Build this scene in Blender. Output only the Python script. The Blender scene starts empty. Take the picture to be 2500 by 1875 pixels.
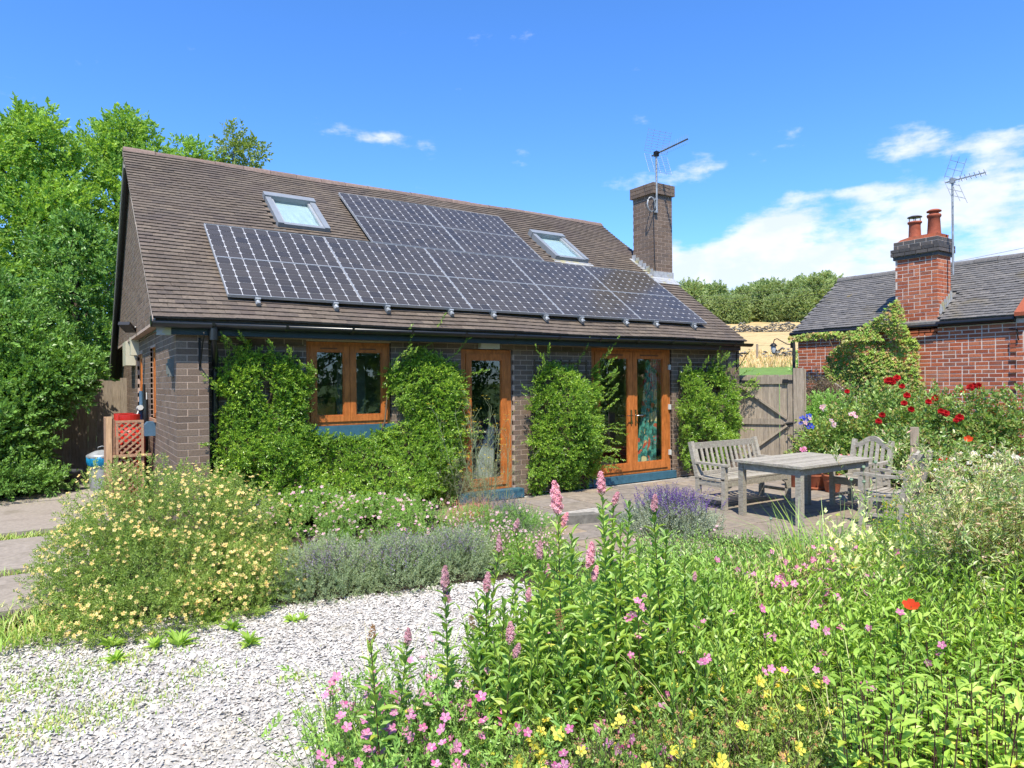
import bpy, math, random
import numpy as np
from mathutils import Vector, Matrix
rng = np.random.default_rng(7)
random.seed(7)
SC = bpy.context.scene
COL = SC.collection
R_ = math.radians

# ------------------------------------------------------------------ camera
FPX, CAM = 1659.77, np.array([-1.0341, -8.2646, 1.7011])
CR = np.array([0.834897, -0.550338, -0.0086187])
CU = np.array([0.0084995, -0.0027657, 0.99996])
CF = np.array([0.550340, 0.834937, -0.0023685])
cd = bpy.data.cameras.new('camera'); cam = bpy.data.objects.new('camera', cd); COL.objects.link(cam)
cd.sensor_width = 36; cd.lens = 36 * FPX / 2500; cd.clip_end = 2000; cd.clip_start = .05
M = Matrix(((CR[0], CU[0], -CF[0], CAM[0]), (CR[1], CU[1], -CF[1], CAM[1]), (CR[2], CU[2], -CF[2], CAM[2]), (0, 0, 0, 1)))
cam.matrix_world = M
SC.camera = cam
SC.render.engine = 'CYCLES'
SC.cycles.max_bounces = 8; SC.cycles.transparent_max_bounces = 12
SC.view_settings.view_transform = 'Standard'; SC.view_settings.look = 'None'
SC.view_settings.gamma = 1; SC.view_settings.use_curve_mapping = False
SC.view_settings.exposure = 1.40
SUNV = Vector((.62, .79, -1.66)).normalized()          # direction the light travels
SUN_STRENGTH, SKY_STRENGTH = 3.15, .137


# ------------------------------------------------------------------ node maths helper
class NX:
    """tiny expression helper for shader node maths"""
    def __init__(s, nt, sock): s.nt, s.k = nt, sock
    def _op(s, op, b=None, c=None, clamp=False):
        n = s.nt.nodes.new('ShaderNodeMath'); n.operation = op; n.use_clamp = clamp
        for i, v in enumerate((s, b, c)):
            if v is None: continue
            if isinstance(v, NX): s.nt.links.new(v.k, n.inputs[i])
            else: n.inputs[i].default_value = v
        return NX(s.nt, n.outputs[0])
    def __add__(s, o): return s._op('ADD', o)
    def __sub__(s, o): return s._op('SUBTRACT', o)
    def __mul__(s, o): return s._op('MULTIPLY', o)
    def __truediv__(s, o): return s._op('DIVIDE', o)
    __radd__ = __add__; __rmul__ = __mul__
    def f(s, op, b=None, c=None): return s._op(op, b, c)
    def sat(s): return s._op('ADD', 0.0, clamp=True)
    def smooth(s, a, b):
        n = s.nt.nodes.new('ShaderNodeMapRange'); n.interpolation_type = 'SMOOTHSTEP'
        s.nt.links.new(s.k, n.inputs[0]); n.inputs[1].default_value = a; n.inputs[2].default_value = b
        return NX(s.nt, n.outputs[0])


def noise(nt, vec, scale, detail=3, rough=.55):
    n = nt.nodes.new('ShaderNodeTexNoise'); n.inputs['Scale'].default_value = scale
    n.inputs['Detail'].default_value = detail; n.inputs['Roughness'].default_value = rough
    if vec is not None: nt.links.new(vec, n.inputs['Vector'])
    return NX(nt, n.outputs['Fac'])


def mapping(nt, vec, scale=(1, 1, 1), rot=(0, 0, 0)):
    n = nt.nodes.new('ShaderNodeMapping'); n.inputs['Scale'].default_value = scale
    n.inputs['Rotation'].default_value = rot
    nt.links.new(vec, n.inputs['Vector']); return n.outputs[0]


def mixc(nt, fac, a, b, mode='MIX'):
    n = nt.nodes.new('ShaderNodeMix'); n.data_type = 'RGBA'; n.blend_type = mode
    for i, v in ((0, fac), (6, a), (7, b)):
        if isinstance(v, NX): nt.links.new(v.k, n.inputs[i])
        elif hasattr(v, 'is_output'): nt.links.new(v, n.inputs[i])
        elif i == 0: n.inputs[0].default_value = v
        else: n.inputs[i].default_value = (*v, 1)
    return n.outputs[2]


# ------------------------------------------------------------------ world: sky with clouds
W = bpy.data.worlds.new('World'); SC.world = W; W.use_nodes = True
nt = W.node_tree; nt.nodes.clear()
out = nt.nodes.new('ShaderNodeOutputWorld'); bg = nt.nodes.new('ShaderNodeBackground')
sky = nt.nodes.new('ShaderNodeTexSky'); sky.sky_type = 'NISHITA'; sky.sun_disc = False
sky.sun_elevation = math.asin(-SUNV.z); sky.sun_rotation = math.atan2(-SUNV.x, -SUNV.y)
sky.air_density = 1.0; sky.dust_density = .25; sky.ozone_density = 2.6; sky.altitude = 200
hs = nt.nodes.new('ShaderNodeHueSaturation'); hs.inputs['Saturation'].default_value = 1.08
nt.links.new(mixc(nt, 1.0, sky.outputs[0], (.46, .60, .82), 'MULTIPLY'), hs.inputs['Color'])
tc = nt.nodes.new('ShaderNodeTexCoord')
sep = nt.nodes.new('ShaderNodeSeparateXYZ'); nt.links.new(tc.outputs['Generated'], sep.inputs[0])
dx, dy, dz = (NX(nt, sep.outputs[i]) for i in range(3))
az = dx.f('ARCTAN2', dy) * 57.2958
el = dz.f('ARCSINE') * 57.2958
cmb = nt.nodes.new('ShaderNodeCombineXYZ')
nt.links.new((az * .1).k, cmb.inputs[0]); nt.links.new((el * .17).k, cmb.inputs[1])
cv = cmb.outputs[0]
wob = noise(nt, cv, 1.1, 2)
fb = noise(nt, cv, 2.1, 8, .58)
fine = noise(nt, mapping(nt, cv, (.8, 1.6, 1)), 5.0, 7, .62)


def blob(a, e, wa, we, amp, tilt=0.0):
    u = (az - a) / wa; v = (el - e - (az - a) * tilt) / we
    return (u * u + v * v).f('MULTIPLY', -1.0).f('EXPONENT') * amp


B = blob(22.0, 19.6, 3.6, .75, .66, -.06)
for b in ((47.5, 16.5, 5.0, .9, .50, .05), (50, 8.6, 8.0, 2.2, .80, 0), (53.5, 11.4, 4.6, 1.7, .66, .22), (44, 9.6, 2.6, 1.5, .50, 0), (45.5, 12.6, 1.4, .5, .40, 0),
          (64.0, 12.2, 6.5, 2.2, .66, .10), (74, 10.0, 7.5, 3.6, .66, 0), (63.6, 16.9, 3.2, 1.5, .50, .05), (70, 15.6, 4, 1.1, .44, 0),
          (59, 13.9, 3.4, .55, .46, .04), (42, 12.8, 1.8, .6, .36, 0), (60, 8, 9, 2.4, .62, 0)):
    B = B + blob(*b)
far = (el - 9.0).f('ABSOLUTE') * -.05                    # a loose ring of low cloud all round, as in view
ring = (az - 20).f('ABSOLUTE').smooth(75, 110) * (far + .42).f('MAXIMUM', 0.0)
dens = (fb - .5) * 1.6 + (fine - .5) * .60 + B + ring
dens = dens.smooth(.24, .78)
low = el.smooth(-1, 3)
dens = dens * low
shade = noise(nt, cv, 3.0, 4)
ccol = mixc(nt, (shade.smooth(.38, .62) * .5), (3.0, 3.1, 3.3), (2.1, 2.4, 3.0))
final = mixc(nt, dens * .90, hs.outputs[0], ccol)
nt.links.new(final, bg.inputs[0]); bg.inputs[1].default_value = SKY_STRENGTH
nt.links.new(bg.outputs[0], out.inputs[0])

sd = bpy.data.lights.new('sun', 'SUN'); sun = bpy.data.objects.new('sun', sd); COL.objects.link(sun)
sd.energy = SUN_STRENGTH; sd.angle = R_(.53); sd.color = (1, .93, .80)
sun.rotation_euler = SUNV.to_track_quat('-Z', 'Y').to_euler(); sun.location = (-10, -16, 30)


# ------------------------------------------------------------------ placement helpers
def at(xd, yd, D):
    """world point seen at photo position (2212 wide copy) at distance D along the view axis"""
    u, v = xd * 1.130199, yd * 1.130199
    return CAM + D * (CF + CR * (u - 1250) / FPX - CU * (v - 937.5) / FPX)


def gnd(xd, D, z=-.15):
    p = at(xd, 830, D); return np.array([p[0], p[1], z])


# ------------------------------------------------------------------ object helpers
def tag(o, label=None, cat=None, group=None, kind=None):
    if label: o['label'] = label
    if cat: o['category'] = cat
    if group: o['group'] = group
    if kind: o['kind'] = kind
    return o


KIDS = {}


def link(name, me, parent=None, loc=None, rot=None, scale=None):
    o = bpy.data.objects.new(name, me); COL.objects.link(o)
    if parent is not None: o.parent = parent; KIDS.setdefault(parent.name, []).append(o)
    if loc is not None: o.location = loc
    if rot is not None: o.rotation_euler = rot
    if scale is not None: o.scale = scale
    return o


def thing(name, label, cat, loc=(0, 0, 0), rotz=0, group=None):
    o = bpy.data.objects.new(name, None); COL.objects.link(o); o.empty_display_size = .1
    o.location = loc; o.rotation_euler = (0, 0, rotz)
    return tag(o, label, cat, group)


def dup(root, loc, rotz=0, scale=None, label=None):
    c = root.copy(); COL.objects.link(c); c.location = loc; c.rotation_euler = (0, 0, rotz)
    if scale is not None: c.scale = scale if hasattr(scale, '__len__') else (scale,) * 3
    if label: c['label'] = label
    for ch in KIDS.get(root.name, ()):
        k = ch.copy(); COL.objects.link(k); k.parent = c
        for g in KIDS.get(ch.name, ()):
            kk = g.copy(); COL.objects.link(kk); kk.parent = k
    return c


def npmesh(name, V, F, mats, MI=None, smooth=False):
    """V (n,3) array, F (m,3) or (m,4) array"""
    me = bpy.data.meshes.new(name)
    V = np.asarray(V, dtype=np.float32); F = np.asarray(F, dtype=np.int32); k = F.shape[1]
    me.vertices.add(len(V)); me.vertices.foreach_set('co', V.ravel())
    me.loops.add(F.size); me.loops.foreach_set('vertex_index', F.ravel())
    me.polygons.add(len(F)); me.polygons.foreach_set('loop_start', np.arange(0, F.size, k, dtype=np.int32))
    me.polygons.foreach_set('loop_total', np.full(len(F), k, dtype=np.int32))
    if MI is not None: me.polygons.foreach_set('material_index', np.asarray(MI, dtype=np.int32))
    me.polygons.foreach_set('use_smooth', np.full(len(F), bool(smooth)))
    for m in (mats if isinstance(mats, (list, tuple)) else [mats]): me.materials.append(m)
    me.update(calc_edges=True)
    return me


class MB:
    """collects simple solids into one mesh"""
    def __init__(s): s.v, s.f, s.mi, s.sm = [], [], [], []
    def add(s, vs, fs, mi=0, sm=False):
        b = len(s.v); s.v += [tuple(map(float, v)) for v in vs]
        s.f += [tuple(b + i for i in f) for f in fs]; s.mi += [mi] * len(fs); s.sm += [sm] * len(fs); return s
    def box(s, x0, x1, y0, y1, z0, z1, mi=0):
        v = [(x0, y0, z0), (x1, y0, z0), (x1, y1, z0), (x0, y1, z0), (x0, y0, z1), (x1, y0, z1), (x1, y1, z1), (x0, y1, z1)]
        return s.add(v, [(0, 3, 2, 1), (4, 5, 6, 7), (0, 1, 5, 4), (1, 2, 6, 5), (2, 3, 7, 6), (3, 0, 4, 7)], mi)
    def beam(s, p0, p1, w, h, up=(0, 0, 1), mi=0, w1=None, h1=None):
        p0, p1, up = Vector(p0), Vector(p1), Vector(up); d = (p1 - p0).normalized()
        x = d.cross(up)
        if x.length < 1e-4: x = d.cross(Vector((1, 0, 0)))
        x.normalize(); y = x.cross(d)
        w1 = w if w1 is None else w1; h1 = h if h1 is None else h1
        v = [p0 - x * w / 2 - y * h / 2, p0 + x * w / 2 - y * h / 2, p0 + x * w / 2 + y * h / 2, p0 - x * w / 2 + y * h / 2,
             p1 - x * w1 / 2 - y * h1 / 2, p1 + x * w1 / 2 - y * h1 / 2, p1 + x * w1 / 2 + y * h1 / 2, p1 - x * w1 / 2 + y * h1 / 2]
        return s.add(v, [(0, 1, 2, 3), (7, 6, 5, 4), (0, 4, 5, 1), (1, 5, 6, 2), (2, 6, 7, 3), (3, 7, 4, 0)], mi)
    def tube(s, pts, r, n=8, mi=0, caps=True):
        pts = [Vector(p) for p in pts]; m = len(pts); rs = r if hasattr(r, '__len__') else [r] * m
        vs, fs = [], []
        for i, p in enumerate(pts):
            d = (pts[min(i + 1, m - 1)] - pts[max(i - 1, 0)]).normalized()
            a = Vector((0, 0, 1)) if abs(d.z) < .9 else Vector((1, 0, 0))
            x = d.cross(a).normalized(); y = d.cross(x)
            for k in range(n):
                t = 2 * math.pi * k / n; vs.append(p + (x * math.cos(t) + y * math.sin(t)) * rs[i])
        for i in range(m - 1):
            for k in range(n): fs.append((i * n + k, i * n + (k + 1) % n, (i + 1) * n + (k + 1) % n, (i + 1) * n + k))
        s.add(vs, fs, mi, True)
        if caps: s.add(vs[:n], [tuple(range(n))], mi); s.add(vs[-n:], [tuple(range(n - 1, -1, -1))], mi)
        return s
    def lathe(s, c, prof, n=20, mi=0):
        vs, fs = [], []
        for r, z in prof:
            for k in range(n):
                t = 2 * math.pi * k / n; vs.append((c[0] + r * math.cos(t), c[1] + r * math.sin(t), c[2] + z))
        for i in range(len(prof) - 1):
            for k in range(n): fs.append((i * n + k, i * n + (k + 1) % n, (i + 1) * n + (k + 1) % n, (i + 1) * n + k))
        return s.add(vs, fs, mi, True)
    def prism(s, poly, off, mi=0):
        """poly: list of 3-D points, extruded by vector off"""
        n = len(poly); a = [Vector(p) for p in poly]; b = [p + Vector(off) for p in a]
        fs = [tuple(range(n - 1, -1, -1)), tuple(range(n, 2 * n))] + [(i, (i + 1) % n, n + (i + 1) % n, n + i) for i in range(n)]
        return s.add(a + b, fs, mi)
    def mesh(s, name, mats):
        me = bpy.data.meshes.new(name); me.from_pydata(s.v, [], s.f)
        me.polygons.foreach_set('material_index', s.mi); me.polygons.foreach_set('use_smooth', s.sm)
        for m in (mats if isinstance(mats, (list, tuple)) else [mats]): me.materials.append(m)
        me.update(); return me
    def build(s, name, mats, parent=None, **k):
        return link(name, s.mesh(name, mats), parent, **k)


# ------------------------------------------------------------------ materials
def newmat(name):
    m = bpy.data.materials.new(name); m.use_nodes = True; t = m.node_tree
    b = t.nodes['Principled BSDF']; return m, t, b


def rnd(t):
    """one random number per piece: objects that share a mesh and islands of a joined mesh alike"""
    oi = t.nodes.new('ShaderNodeObjectInfo'); g = t.nodes.new('ShaderNodeNewGeometry')
    return (NX(t, oi.outputs['Random']) + NX(t, g.outputs['Random Per Island'])).f('FRACT')


def ramp(t, fac, cols):
    r = t.nodes.new('ShaderNodeValToRGB'); t.links.new(fac.k, r.inputs[0])
    e = r.color_ramp.elements
    while len(e) < len(cols): e.new(.5)
    for i, c in enumerate(cols):
        if len(c) == 4: p, c = c[0], c[1:]
        else: p = i / (len(cols) - 1)
        e[i].position = p; e[i].color = (*c, 1)
    return r.outputs[0]


def pos(t): return t.nodes.new('ShaderNodeNewGeometry').outputs['Position']


def bump(t, b, h, strength=.3, dist=.01):
    n = t.nodes.new('ShaderNodeBump'); n.inputs['Strength'].default_value = strength; n.inputs['Distance'].default_value = dist
    t.links.new(h.k, n.inputs['Height']); t.links.new(n.outputs[0], b.inputs['Normal'])


def varied(name, cols, rough=.85, ns=30, nv=.35, bs=.25, bd=.004, spec=.3, stain=None, metal=0, stretch=(1, 1, 1), gain=.74):
    """piece to piece colour from a ramp, grain and wear from noise"""
    m, t, b = newmat(name); P = pos(t)
    cols = [c[:-3] + tuple(x * gain for x in c[-3:]) for c in cols]
    c = ramp(t, rnd(t), cols)
    n = noise(t, mapping(t, P, stretch), ns, 5, .65)
    c = mixc(t, 1.0, c, ramp(t, n, [(.3, *(1 - nv,) * 3), (.7, *(1 + nv * .6,) * 3)]), 'MULTIPLY')
    if stain:
        for (sc, lo, hi, col, amt) in stain:
            c = mixc(t, noise(t, P, sc, 5, .6).smooth(lo, hi) * amt, c, tuple(x * gain for x in col))
    t.links.new(c, b.inputs['Base Color']); b.inputs['Roughness'].default_value = rough
    b.inputs['Specular IOR Level'].default_value = spec; b.inputs['Metallic'].default_value = metal
    if bs: bump(t, b, n, bs, bd)
    return m


def plain(name, c, rough=.6, nv=.12, ns=12, **k):
    return varied(name, [c, c], rough, ns, nv, **k)


def leafmat(name, cols, trans=.3, rough=.42, spec=.5, gain=1.84, tw=(1.06, .985, 1.30)):
    """leaf: random tone per leaf, glossy coat, light passing through"""
    m, t, b = newmat(name)
    c = ramp(t, rnd(t), [(x[0] * gain * tw[0], x[1] * gain * tw[1], x[2] * gain * tw[2]) for x in cols])
    b.inputs['Roughness'].default_value = rough; b.inputs['Specular IOR Level'].default_value = spec
    n = noise(t, pos(t), 1.3, 2)
    c = mixc(t, 1.0, c, ramp(t, n, [(.3, .72, .80, .72), (.7, 1.22, 1.14, 1.1)]), 'MULTIPLY')
    t.links.new(c, b.inputs['Base Color'])
    tr = t.nodes.new('ShaderNodeBsdfTranslucent'); mx = t.nodes.new('ShaderNodeMixShader')
    tcx = mixc(t, 1.0, c, (1.25, 1.15, .55), 'MULTIPLY')
    t.links.new(tcx, tr.inputs[0]); mx.inputs[0].default_value = min(trans + .06, .5)
    t.links.new(b.outputs[0], mx.inputs[1]); t.links.new(tr.outputs[0], mx.inputs[2])
    t.links.new(mx.outputs[0], t.nodes['Material Output'].inputs[0])
    return m


def woodmat(name, cols, rough=.75, axis=(1, 1, 12), ns=6, lichen=0):
    m, t, b = newmat(name); P = pos(t)
    c = ramp(t, rnd(t), cols)
    n = noise(t, mapping(t, P, axis), ns, 6, .65)
    c = mixc(t, 1.0, c, ramp(t, n, [(.3, .62, .60, .58), (.7, 1.25, 1.25, 1.25)]), 'MULTIPLY')
    if lichen:
        c = mixc(t, noise(t, P, 14, 5, .7).smooth(.55, .66) * lichen, c, (.36, .38, .26))
        c = mixc(t, noise(t, P, 22, 5, .7).smooth(.6, .68) * lichen * .8, c, (.50, .50, .46))
    t.links.new(c, b.inputs['Base Color']); b.inputs['Roughness'].default_value = rough
    b.inputs['Specular IOR Level'].default_value = .3
    bump(t, b, n, .5, .006); return m


m_brick = varied('dark_brick', [(.190, .128, .090), (.235, .165, .120), (.205, .146, .108), (.268, .196, .146), (.168, .122, .094)], .8, 60, .30,
                 stain=[(1.2, .5, .75, (.19, .165, .145), .35)])
m_mortar = plain('pink_mortar', (.56, .42, .33), .95, .25, 50)
m_red = varied('red_brick', [(.52, .125, .052), (.64, .185, .080), (.40, .105, .052), (.58, .155, .066), (.68, .24, .12), (.30, .10, .060)], .85, 40, .35,
               stain=[(2.0, .52, .7, (.42, .22, .15), .35), (9, .58, .7, (.12, .05, .04), .5)])
m_blackbrick = varied('black_brick', [(.085, .078, .075), (.12, .108, .10), (.16, .135, .12)], .6, 40, .35)
m_lime = plain('pale_mortar', (.88, .72, .60), .95, .25, 40)
m_tile = varied('brown_roof_tile', [(.134, .103, .078), (.180, .142, .108), (.154, .122, .096), (.215, .170, .128), (.122, .098, .080)], .78, 35, .35,
                stain=[(.9, .45, .75, (.12, .092, .088), .55), (3.1, .62, .72, (.24, .21, .14), .35), (60, .73, .78, (.42, .40, .36), .6)], bs=.4)
m_ridge = varied('ridge_tile', [(.24, .165, .135), (.28, .20, .165), (.215, .15, .125)], .85, 25, .35, stain=[(20, .6, .7, (.40, .36, .30), .5)])
m_slate = varied('grey_roof_tile', [(.155, .148, .142), (.205, .195, .185), (.175, .165, .155), (.255, .238, .218)], .6, 30, .4,
                 stain=[(1.4, .58, .74, (.19, .155, .07), .45), (5, .6, .7, (.17, .16, .14), .5), (2.2, .68, .72, (.34, .24, .04), .6)], bs=.4)
m_fascia = plain('teal_black_paint', (.014, .030, .040), .35, .2, 8, spec=.5)
m_plastic = plain('black_plastic', (.018, .019, .021), .28, .2, 6, bs=0, spec=.5)
m_lead = varied('lead', [(.42, .44, .46), (.52, .53, .54)], .6, 14, .3, stain=[(7, .5, .62, (.46, .42, .20), .8)])
m_oak = woodmat('golden_oak', [(.41, .130, .031), (.46, .150, .038)], .38, (3, 3, .7), 9)
m_blue = plain('blue_painted_render', (.050, .150, .215), .55, .25, 9, bs=.2)
m_grey_al = plain('grey_aluminium', (.27, .295, .32), .45, .12, 8, bs=0, spec=.5)
m_silver = plain('silver_frame', (.50, .52, .54), .4, .08, 8, bs=0, metal=.3, spec=.5)
m_galv = varied('galvanised_steel', [(.42, .45, .47), (.50, .52, .53)], .45, 12, .35, metal=.35, stain=[(5, .5, .7, (.25, .27, .28), .6)])
m_iron = plain('black_iron', (.014, .014, .015), .5, .2, 8)
m_white = plain('white_plastic', (.72, .71, .66), .4, .08, 8, bs=0)
m_cream = plain('cream_plastic', (.66, .62, .46), .45, .1, 8, bs=0)
m_chrome = plain('brushed_chrome', (.62, .58, .50), .22, .05, 8, bs=0, metal=1)
m_terra = varied('terracotta', [(.46, .15, .075), (.40, .13, .07)], .8, 12, .25)
m_pot = varied('chimney_pot_clay', [(.47, .12, .06), (.42, .11, .06)], .75, 10, .3, stain=[(6, .66, .72, (.6, .55, .5), .6)])
m_redpaint = plain('red_gas_paint', (.60, .028, .016), .38, .12, 5, bs=0, spec=.5)
m_darkpot = plain('charcoal_plastic', (.045, .047, .05), .55, .3, 8)
m_bag = plain('blue_plastic_bag', (.015, .26, .50), .35, .3, 14, bs=.8, bd=.02)
m_meter = plain('meter_box_blue', (.085, .16, .24), .5, .25, 5)
m_oldwood = woodmat('weathered_teak', [(.30, .275, .225), (.35, .32, .265), (.27, .245, .20)], .85, (9, 3, 9), 5, .55)
m_fence = woodmat('weathered_fence_board', [(.27, .22, .165), (.32, .265, .20), (.24, .20, .155), (.29, .24, .185)], .85, (8, 8, .8), 5, .12)
m_newwood = woodmat('pale_softwood', [(.52, .34, .19), (.46, .30, .18)], .7, (7, 7, .8), 5, 0)
m_lattice = woodmat('lattice_wood', [(.34, .20, .125), (.38, .23, .145)], .8, (5, 5, 5), 6, 0)
m_gravelbase = varied('crushed_gravel', [(.62, .59, .54), (.62, .59, .54)], .95, 160, .5, bs=.8, bd=.01,
                      stain=[(1.1, .60, .76, (.30, .25, .17), .5)])
m_pebble = varied('white_chipping', [(.72, .68, .62), (.78, .745, .68), (.62, .585, .53), (.74, .70, .635), (.66, .58, .50), (.42, .40, .37), (.80, .765, .71), (.72, .68, .62)], .9, 90, .14, bs=0, spec=.2,
                  stain=[(1.3, .54, .72, (.46, .41, .30), .55), (4.5, .60, .74, (.40, .37, .29), .35)])
m_paving = varied('sandstone_paving', [(.30, .245, .19), (.35, .29, .225), (.26, .225, .185), (.32, .275, .235), (.37, .29, .20)], .85, 9, .30,
                  stain=[(3.2, .5, .72, (.20, .175, .145), .55), (24, .64, .7, (.46, .44, .38), .5)], bs=.4)
m_joint = plain('pale_joint_mortar', (.46, .43, .38), .95, .35, 20)
m_concrete = varied('old_concrete', [(.36, .31, .26), (.40, .35, .295)], .92, 22, .25,
                    stain=[(2.6, .5, .72, (.20, .165, .13), .6), (.8, .55, .7, (.26, .23, .16), .5)], bs=.4)
m_soil = varied('soil', [(.075, .055, .038), (.075, .055, .038)], .95, 30, .5, bs=.8, bd=.03)
m_stonewall = varied('dry_stone', [(.20, .19, .165), (.28, .265, .23), (.16, .15, .135), (.34, .32, .28)], .9, 12, .4)
m_bark = varied('bark', [(.10, .075, .055), (.13, .10, .07)], .9, 20, .4)
m_twig = plain('brown_twig', (.16, .115, .07), .85, .3, 20)
m_palestem = plain('pale_green_stem', (.30, .36, .19), .7, .2, 20, bs=0)
m_greenstem = plain('green_stem', (.13, .20, .055), .7, .2, 20, bs=0)
m_redstem = plain('dark_red_stem', (.10, .045, .035), .7, .2, 20, bs=0)


def groundmat():
    m, t, b = newmat('grass_and_field'); P = pos(t)
    sp = t.nodes.new('ShaderNodeSeparateXYZ'); t.links.new(P, sp.inputs[0])
    s = (NX(t, sp.outputs[0]) + 1.034) * .81 + (NX(t, sp.outputs[1]) + 8.265) * .585      # metres up the valley side
    n = noise(t, P, .35, 5, .6); nf = noise(t, P, 9, 5, .7)
    lawn = ramp(t, nf, [(.3, .085, .16, .028), (.7, .14, .23, .042)])
    hay = ramp(t, n, [(.30, .24, .22, .085), (.45, .50, .35, .16), (.62, .44, .32, .14), (.75, .31, .27, .095)])
    f = (s + (n - .5) * 4).smooth(48.5, 51)
    c = mixc(t, f, lawn, hay)
    c = mixc(t, 1.0, c, ramp(t, noise(t, P, 1.6, 6, .7), [(.3, .78, .78, .78), (.7, 1.15, 1.15, 1.15)]), 'MULTIPLY')
    t.links.new(c, b.inputs['Base Color']); b.inputs['Roughness'].default_value = .95
    bump(t, b, nf, .7, .05); return m


m_ground = groundmat()


def glassmat(name, tint=(.93, .97, .95), base=.10):
    m = bpy.data.materials.new(name); m.use_nodes = True; t = m.node_tree; t.nodes.clear()
    o = t.nodes.new('ShaderNodeOutputMaterial'); tr = t.nodes.new('ShaderNodeBsdfTransparent'); gl = t.nodes.new('ShaderNodeBsdfGlossy')
    g = t.nodes.new('ShaderNodeNewGeometry'); dt = t.nodes.new('ShaderNodeVectorMath'); dt.operation = 'DOT_PRODUCT'
    t.links.new(g.outputs['Incoming'], dt.inputs[0]); t.links.new(g.outputs['Normal'], dt.inputs[1])
    mx = t.nodes.new('ShaderNodeMixShader'); tr.inputs[0].default_value = (*tint, 1); gl.inputs['Roughness'].default_value = .01
    gl.inputs[0].default_value = (.95, .97, 1, 1)
    c = NX(t, dt.outputs['Value']).f('ABSOLUTE') * -1.0 + 1.0
    f = (c.f('POWER', 4.0) * 1.1 + base) * (NX(t, g.outputs['Backfacing']) * -1.0 + 1.0)
    t.links.new(f.k, mx.inputs[0]); t.links.new(tr.outputs[0], mx.inputs[1]); t.links.new(gl.outputs[0], mx.inputs[2])
    t.links.new(mx.outputs[0], o.inputs[0]); return m


m_glass = glassmat('window_glass')
m_skyglass = glassmat('skylight_glass', (.92, .97, .96), .06)


def cellmat():
    m, t, b = newmat('silicon_cell')
    tco = t.nodes.new('ShaderNodeTexCoord'); s = t.nodes.new('ShaderNodeSeparateXYZ'); t.links.new(tco.outputs['Object'], s.inputs[0])
    u = NX(t, s.outputs[0]); v = NX(t, s.outputs[1])
    bus = ((v * 2.0 / .152 + 10.5).f('FRACT') - .5).f('ABSOLUTE')      # two bus bars
    bar = bus.smooth(.028, .012) * .30
    n = rnd(t)
    base = ramp(t, n, [(.050, .045, .040), (.064, .057, .050), (.042, .039, .037)])
    c = mixc(t, bar, base, (.22, .22, .26))
    t.links.new(c, b.inputs['Base Color']); b.inputs['Roughness'].default_value = .2
    b.inputs['Specular IOR Level'].default_value = .22; b.inputs['Coat Weight'].default_value = .04; b.inputs['Coat Roughness'].default_value = .06
    return m


m_cell = cellmat()
m_back = plain('white_backsheet', (.56, .57, .60), .35, .05, 5, bs=0)


def curtainmat():
    m, t, b = newmat('floral_curtain'); P = pos(t)
    n1 = noise(t, mapping(t, P, (1, 1, 1)), 7.5, 3); n2 = noise(t, mapping(t, P, (1.2, 1, .9)), 9.5, 2, .5); n3 = noise(t, P, 5.5, 2)
    c = ramp(t, n1, [(.38, .012, .045, .045), (.48, .03, .17, .15), (.56, .10, .34, .28), (.66, .03, .12, .11)])
    c = mixc(t, n2.smooth(.58, .64), c, (.50, .07, .04)); c = mixc(t, n3.smooth(.60, .66), c, (.66, .52, .26))
    t.links.new(c, b.inputs['Base Color']); b.inputs['Roughness'].default_value = .9
    return m


m_curtain = curtainmat()
m_wallin = plain('interior_plaster', (.32, .31, .27), .9, .1, 4, bs=0)
m_sofa = plain('cream_upholstery', (.62, .58, .49), .9, .1, 20)
m_floorin = woodmat('interior_floor', [(.16, .09, .05), (.18, .10, .055)], .5, (1, 6, 1), 4)

# leaf materials
L_tree = leafmat('tree_leaf', [(.085, .175, .020), (.125, .245, .030), (.175, .31, .042), (.10, .20, .024), (.21, .34, .055)], .36, .5, .35)
L_dark = leafmat('hedge_leaf', [(.055, .125, .022), (.085, .185, .030), (.125, .25, .040), (.065, .145, .027)], .30, .40, .5)
L_birch = leafmat('birch_leaf', [(.075, .13, .022), (.11, .17, .028), (.14, .20, .035)], .35)
L_pyra = leafmat('wall_shrub_leaf', [(.040, .100, .012), (.085, .185, .018), (.155, .285, .028), (.25, .38, .042), (.060, .135, .016)], .30, .36, .6)
L_poten = leafmat('potentilla_leaf', [(.085, .150, .026), (.14, .225, .038), (.20, .29, .052), (.105, .175, .032)], .30)
L_nepeta = leafmat('catmint_leaf', [(.16, .22, .095), (.21, .28, .13), (.12, .18, .07), (.25, .32, .17)], .28)
L_geran = leafmat('geranium_leaf', [(.09, .19, .03), (.14, .27, .045), (.19, .33, .06), (.11, .21, .04)], .30)
L_light = leafmat('light_green_leaf', [(.125, .235, .026), (.18, .305, .038), (.235, .37, .055), (.155, .265, .034), (.28, .40, .075)], .36, .42, .4)
L_spir = leafmat('spiraea_leaf', [(.085, .175, .024), (.13, .235, .034), (.17, .29, .045), (.20, .28, .04)], .34)
L_yel = leafmat('yellowing_leaf', [(.30, .34, .04), (.22, .32, .04), (.42, .36, .06)], .35)
L_grass = leafmat('grass_blade', [(.12, .24, .03), (.19, .32, .05), (.28, .35, .085), (.36, .34, .14)], .35)
L_dry = leafmat('dry_grass', [(.34, .30, .13), (.42, .34, .17), (.26, .27, .09)], .3, .7, .2)
L_will = leafmat('variegated_leaf', [(.20, .32, .08), (.30, .42, .14), (.62, .58, .42), (.17, .29, .06), (.70, .46, .40), (.25, .38, .10), (.50, .56, .30), (.34, .44, .18)], .32, gain=1.25, tw=(1, 1, 1))
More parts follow.
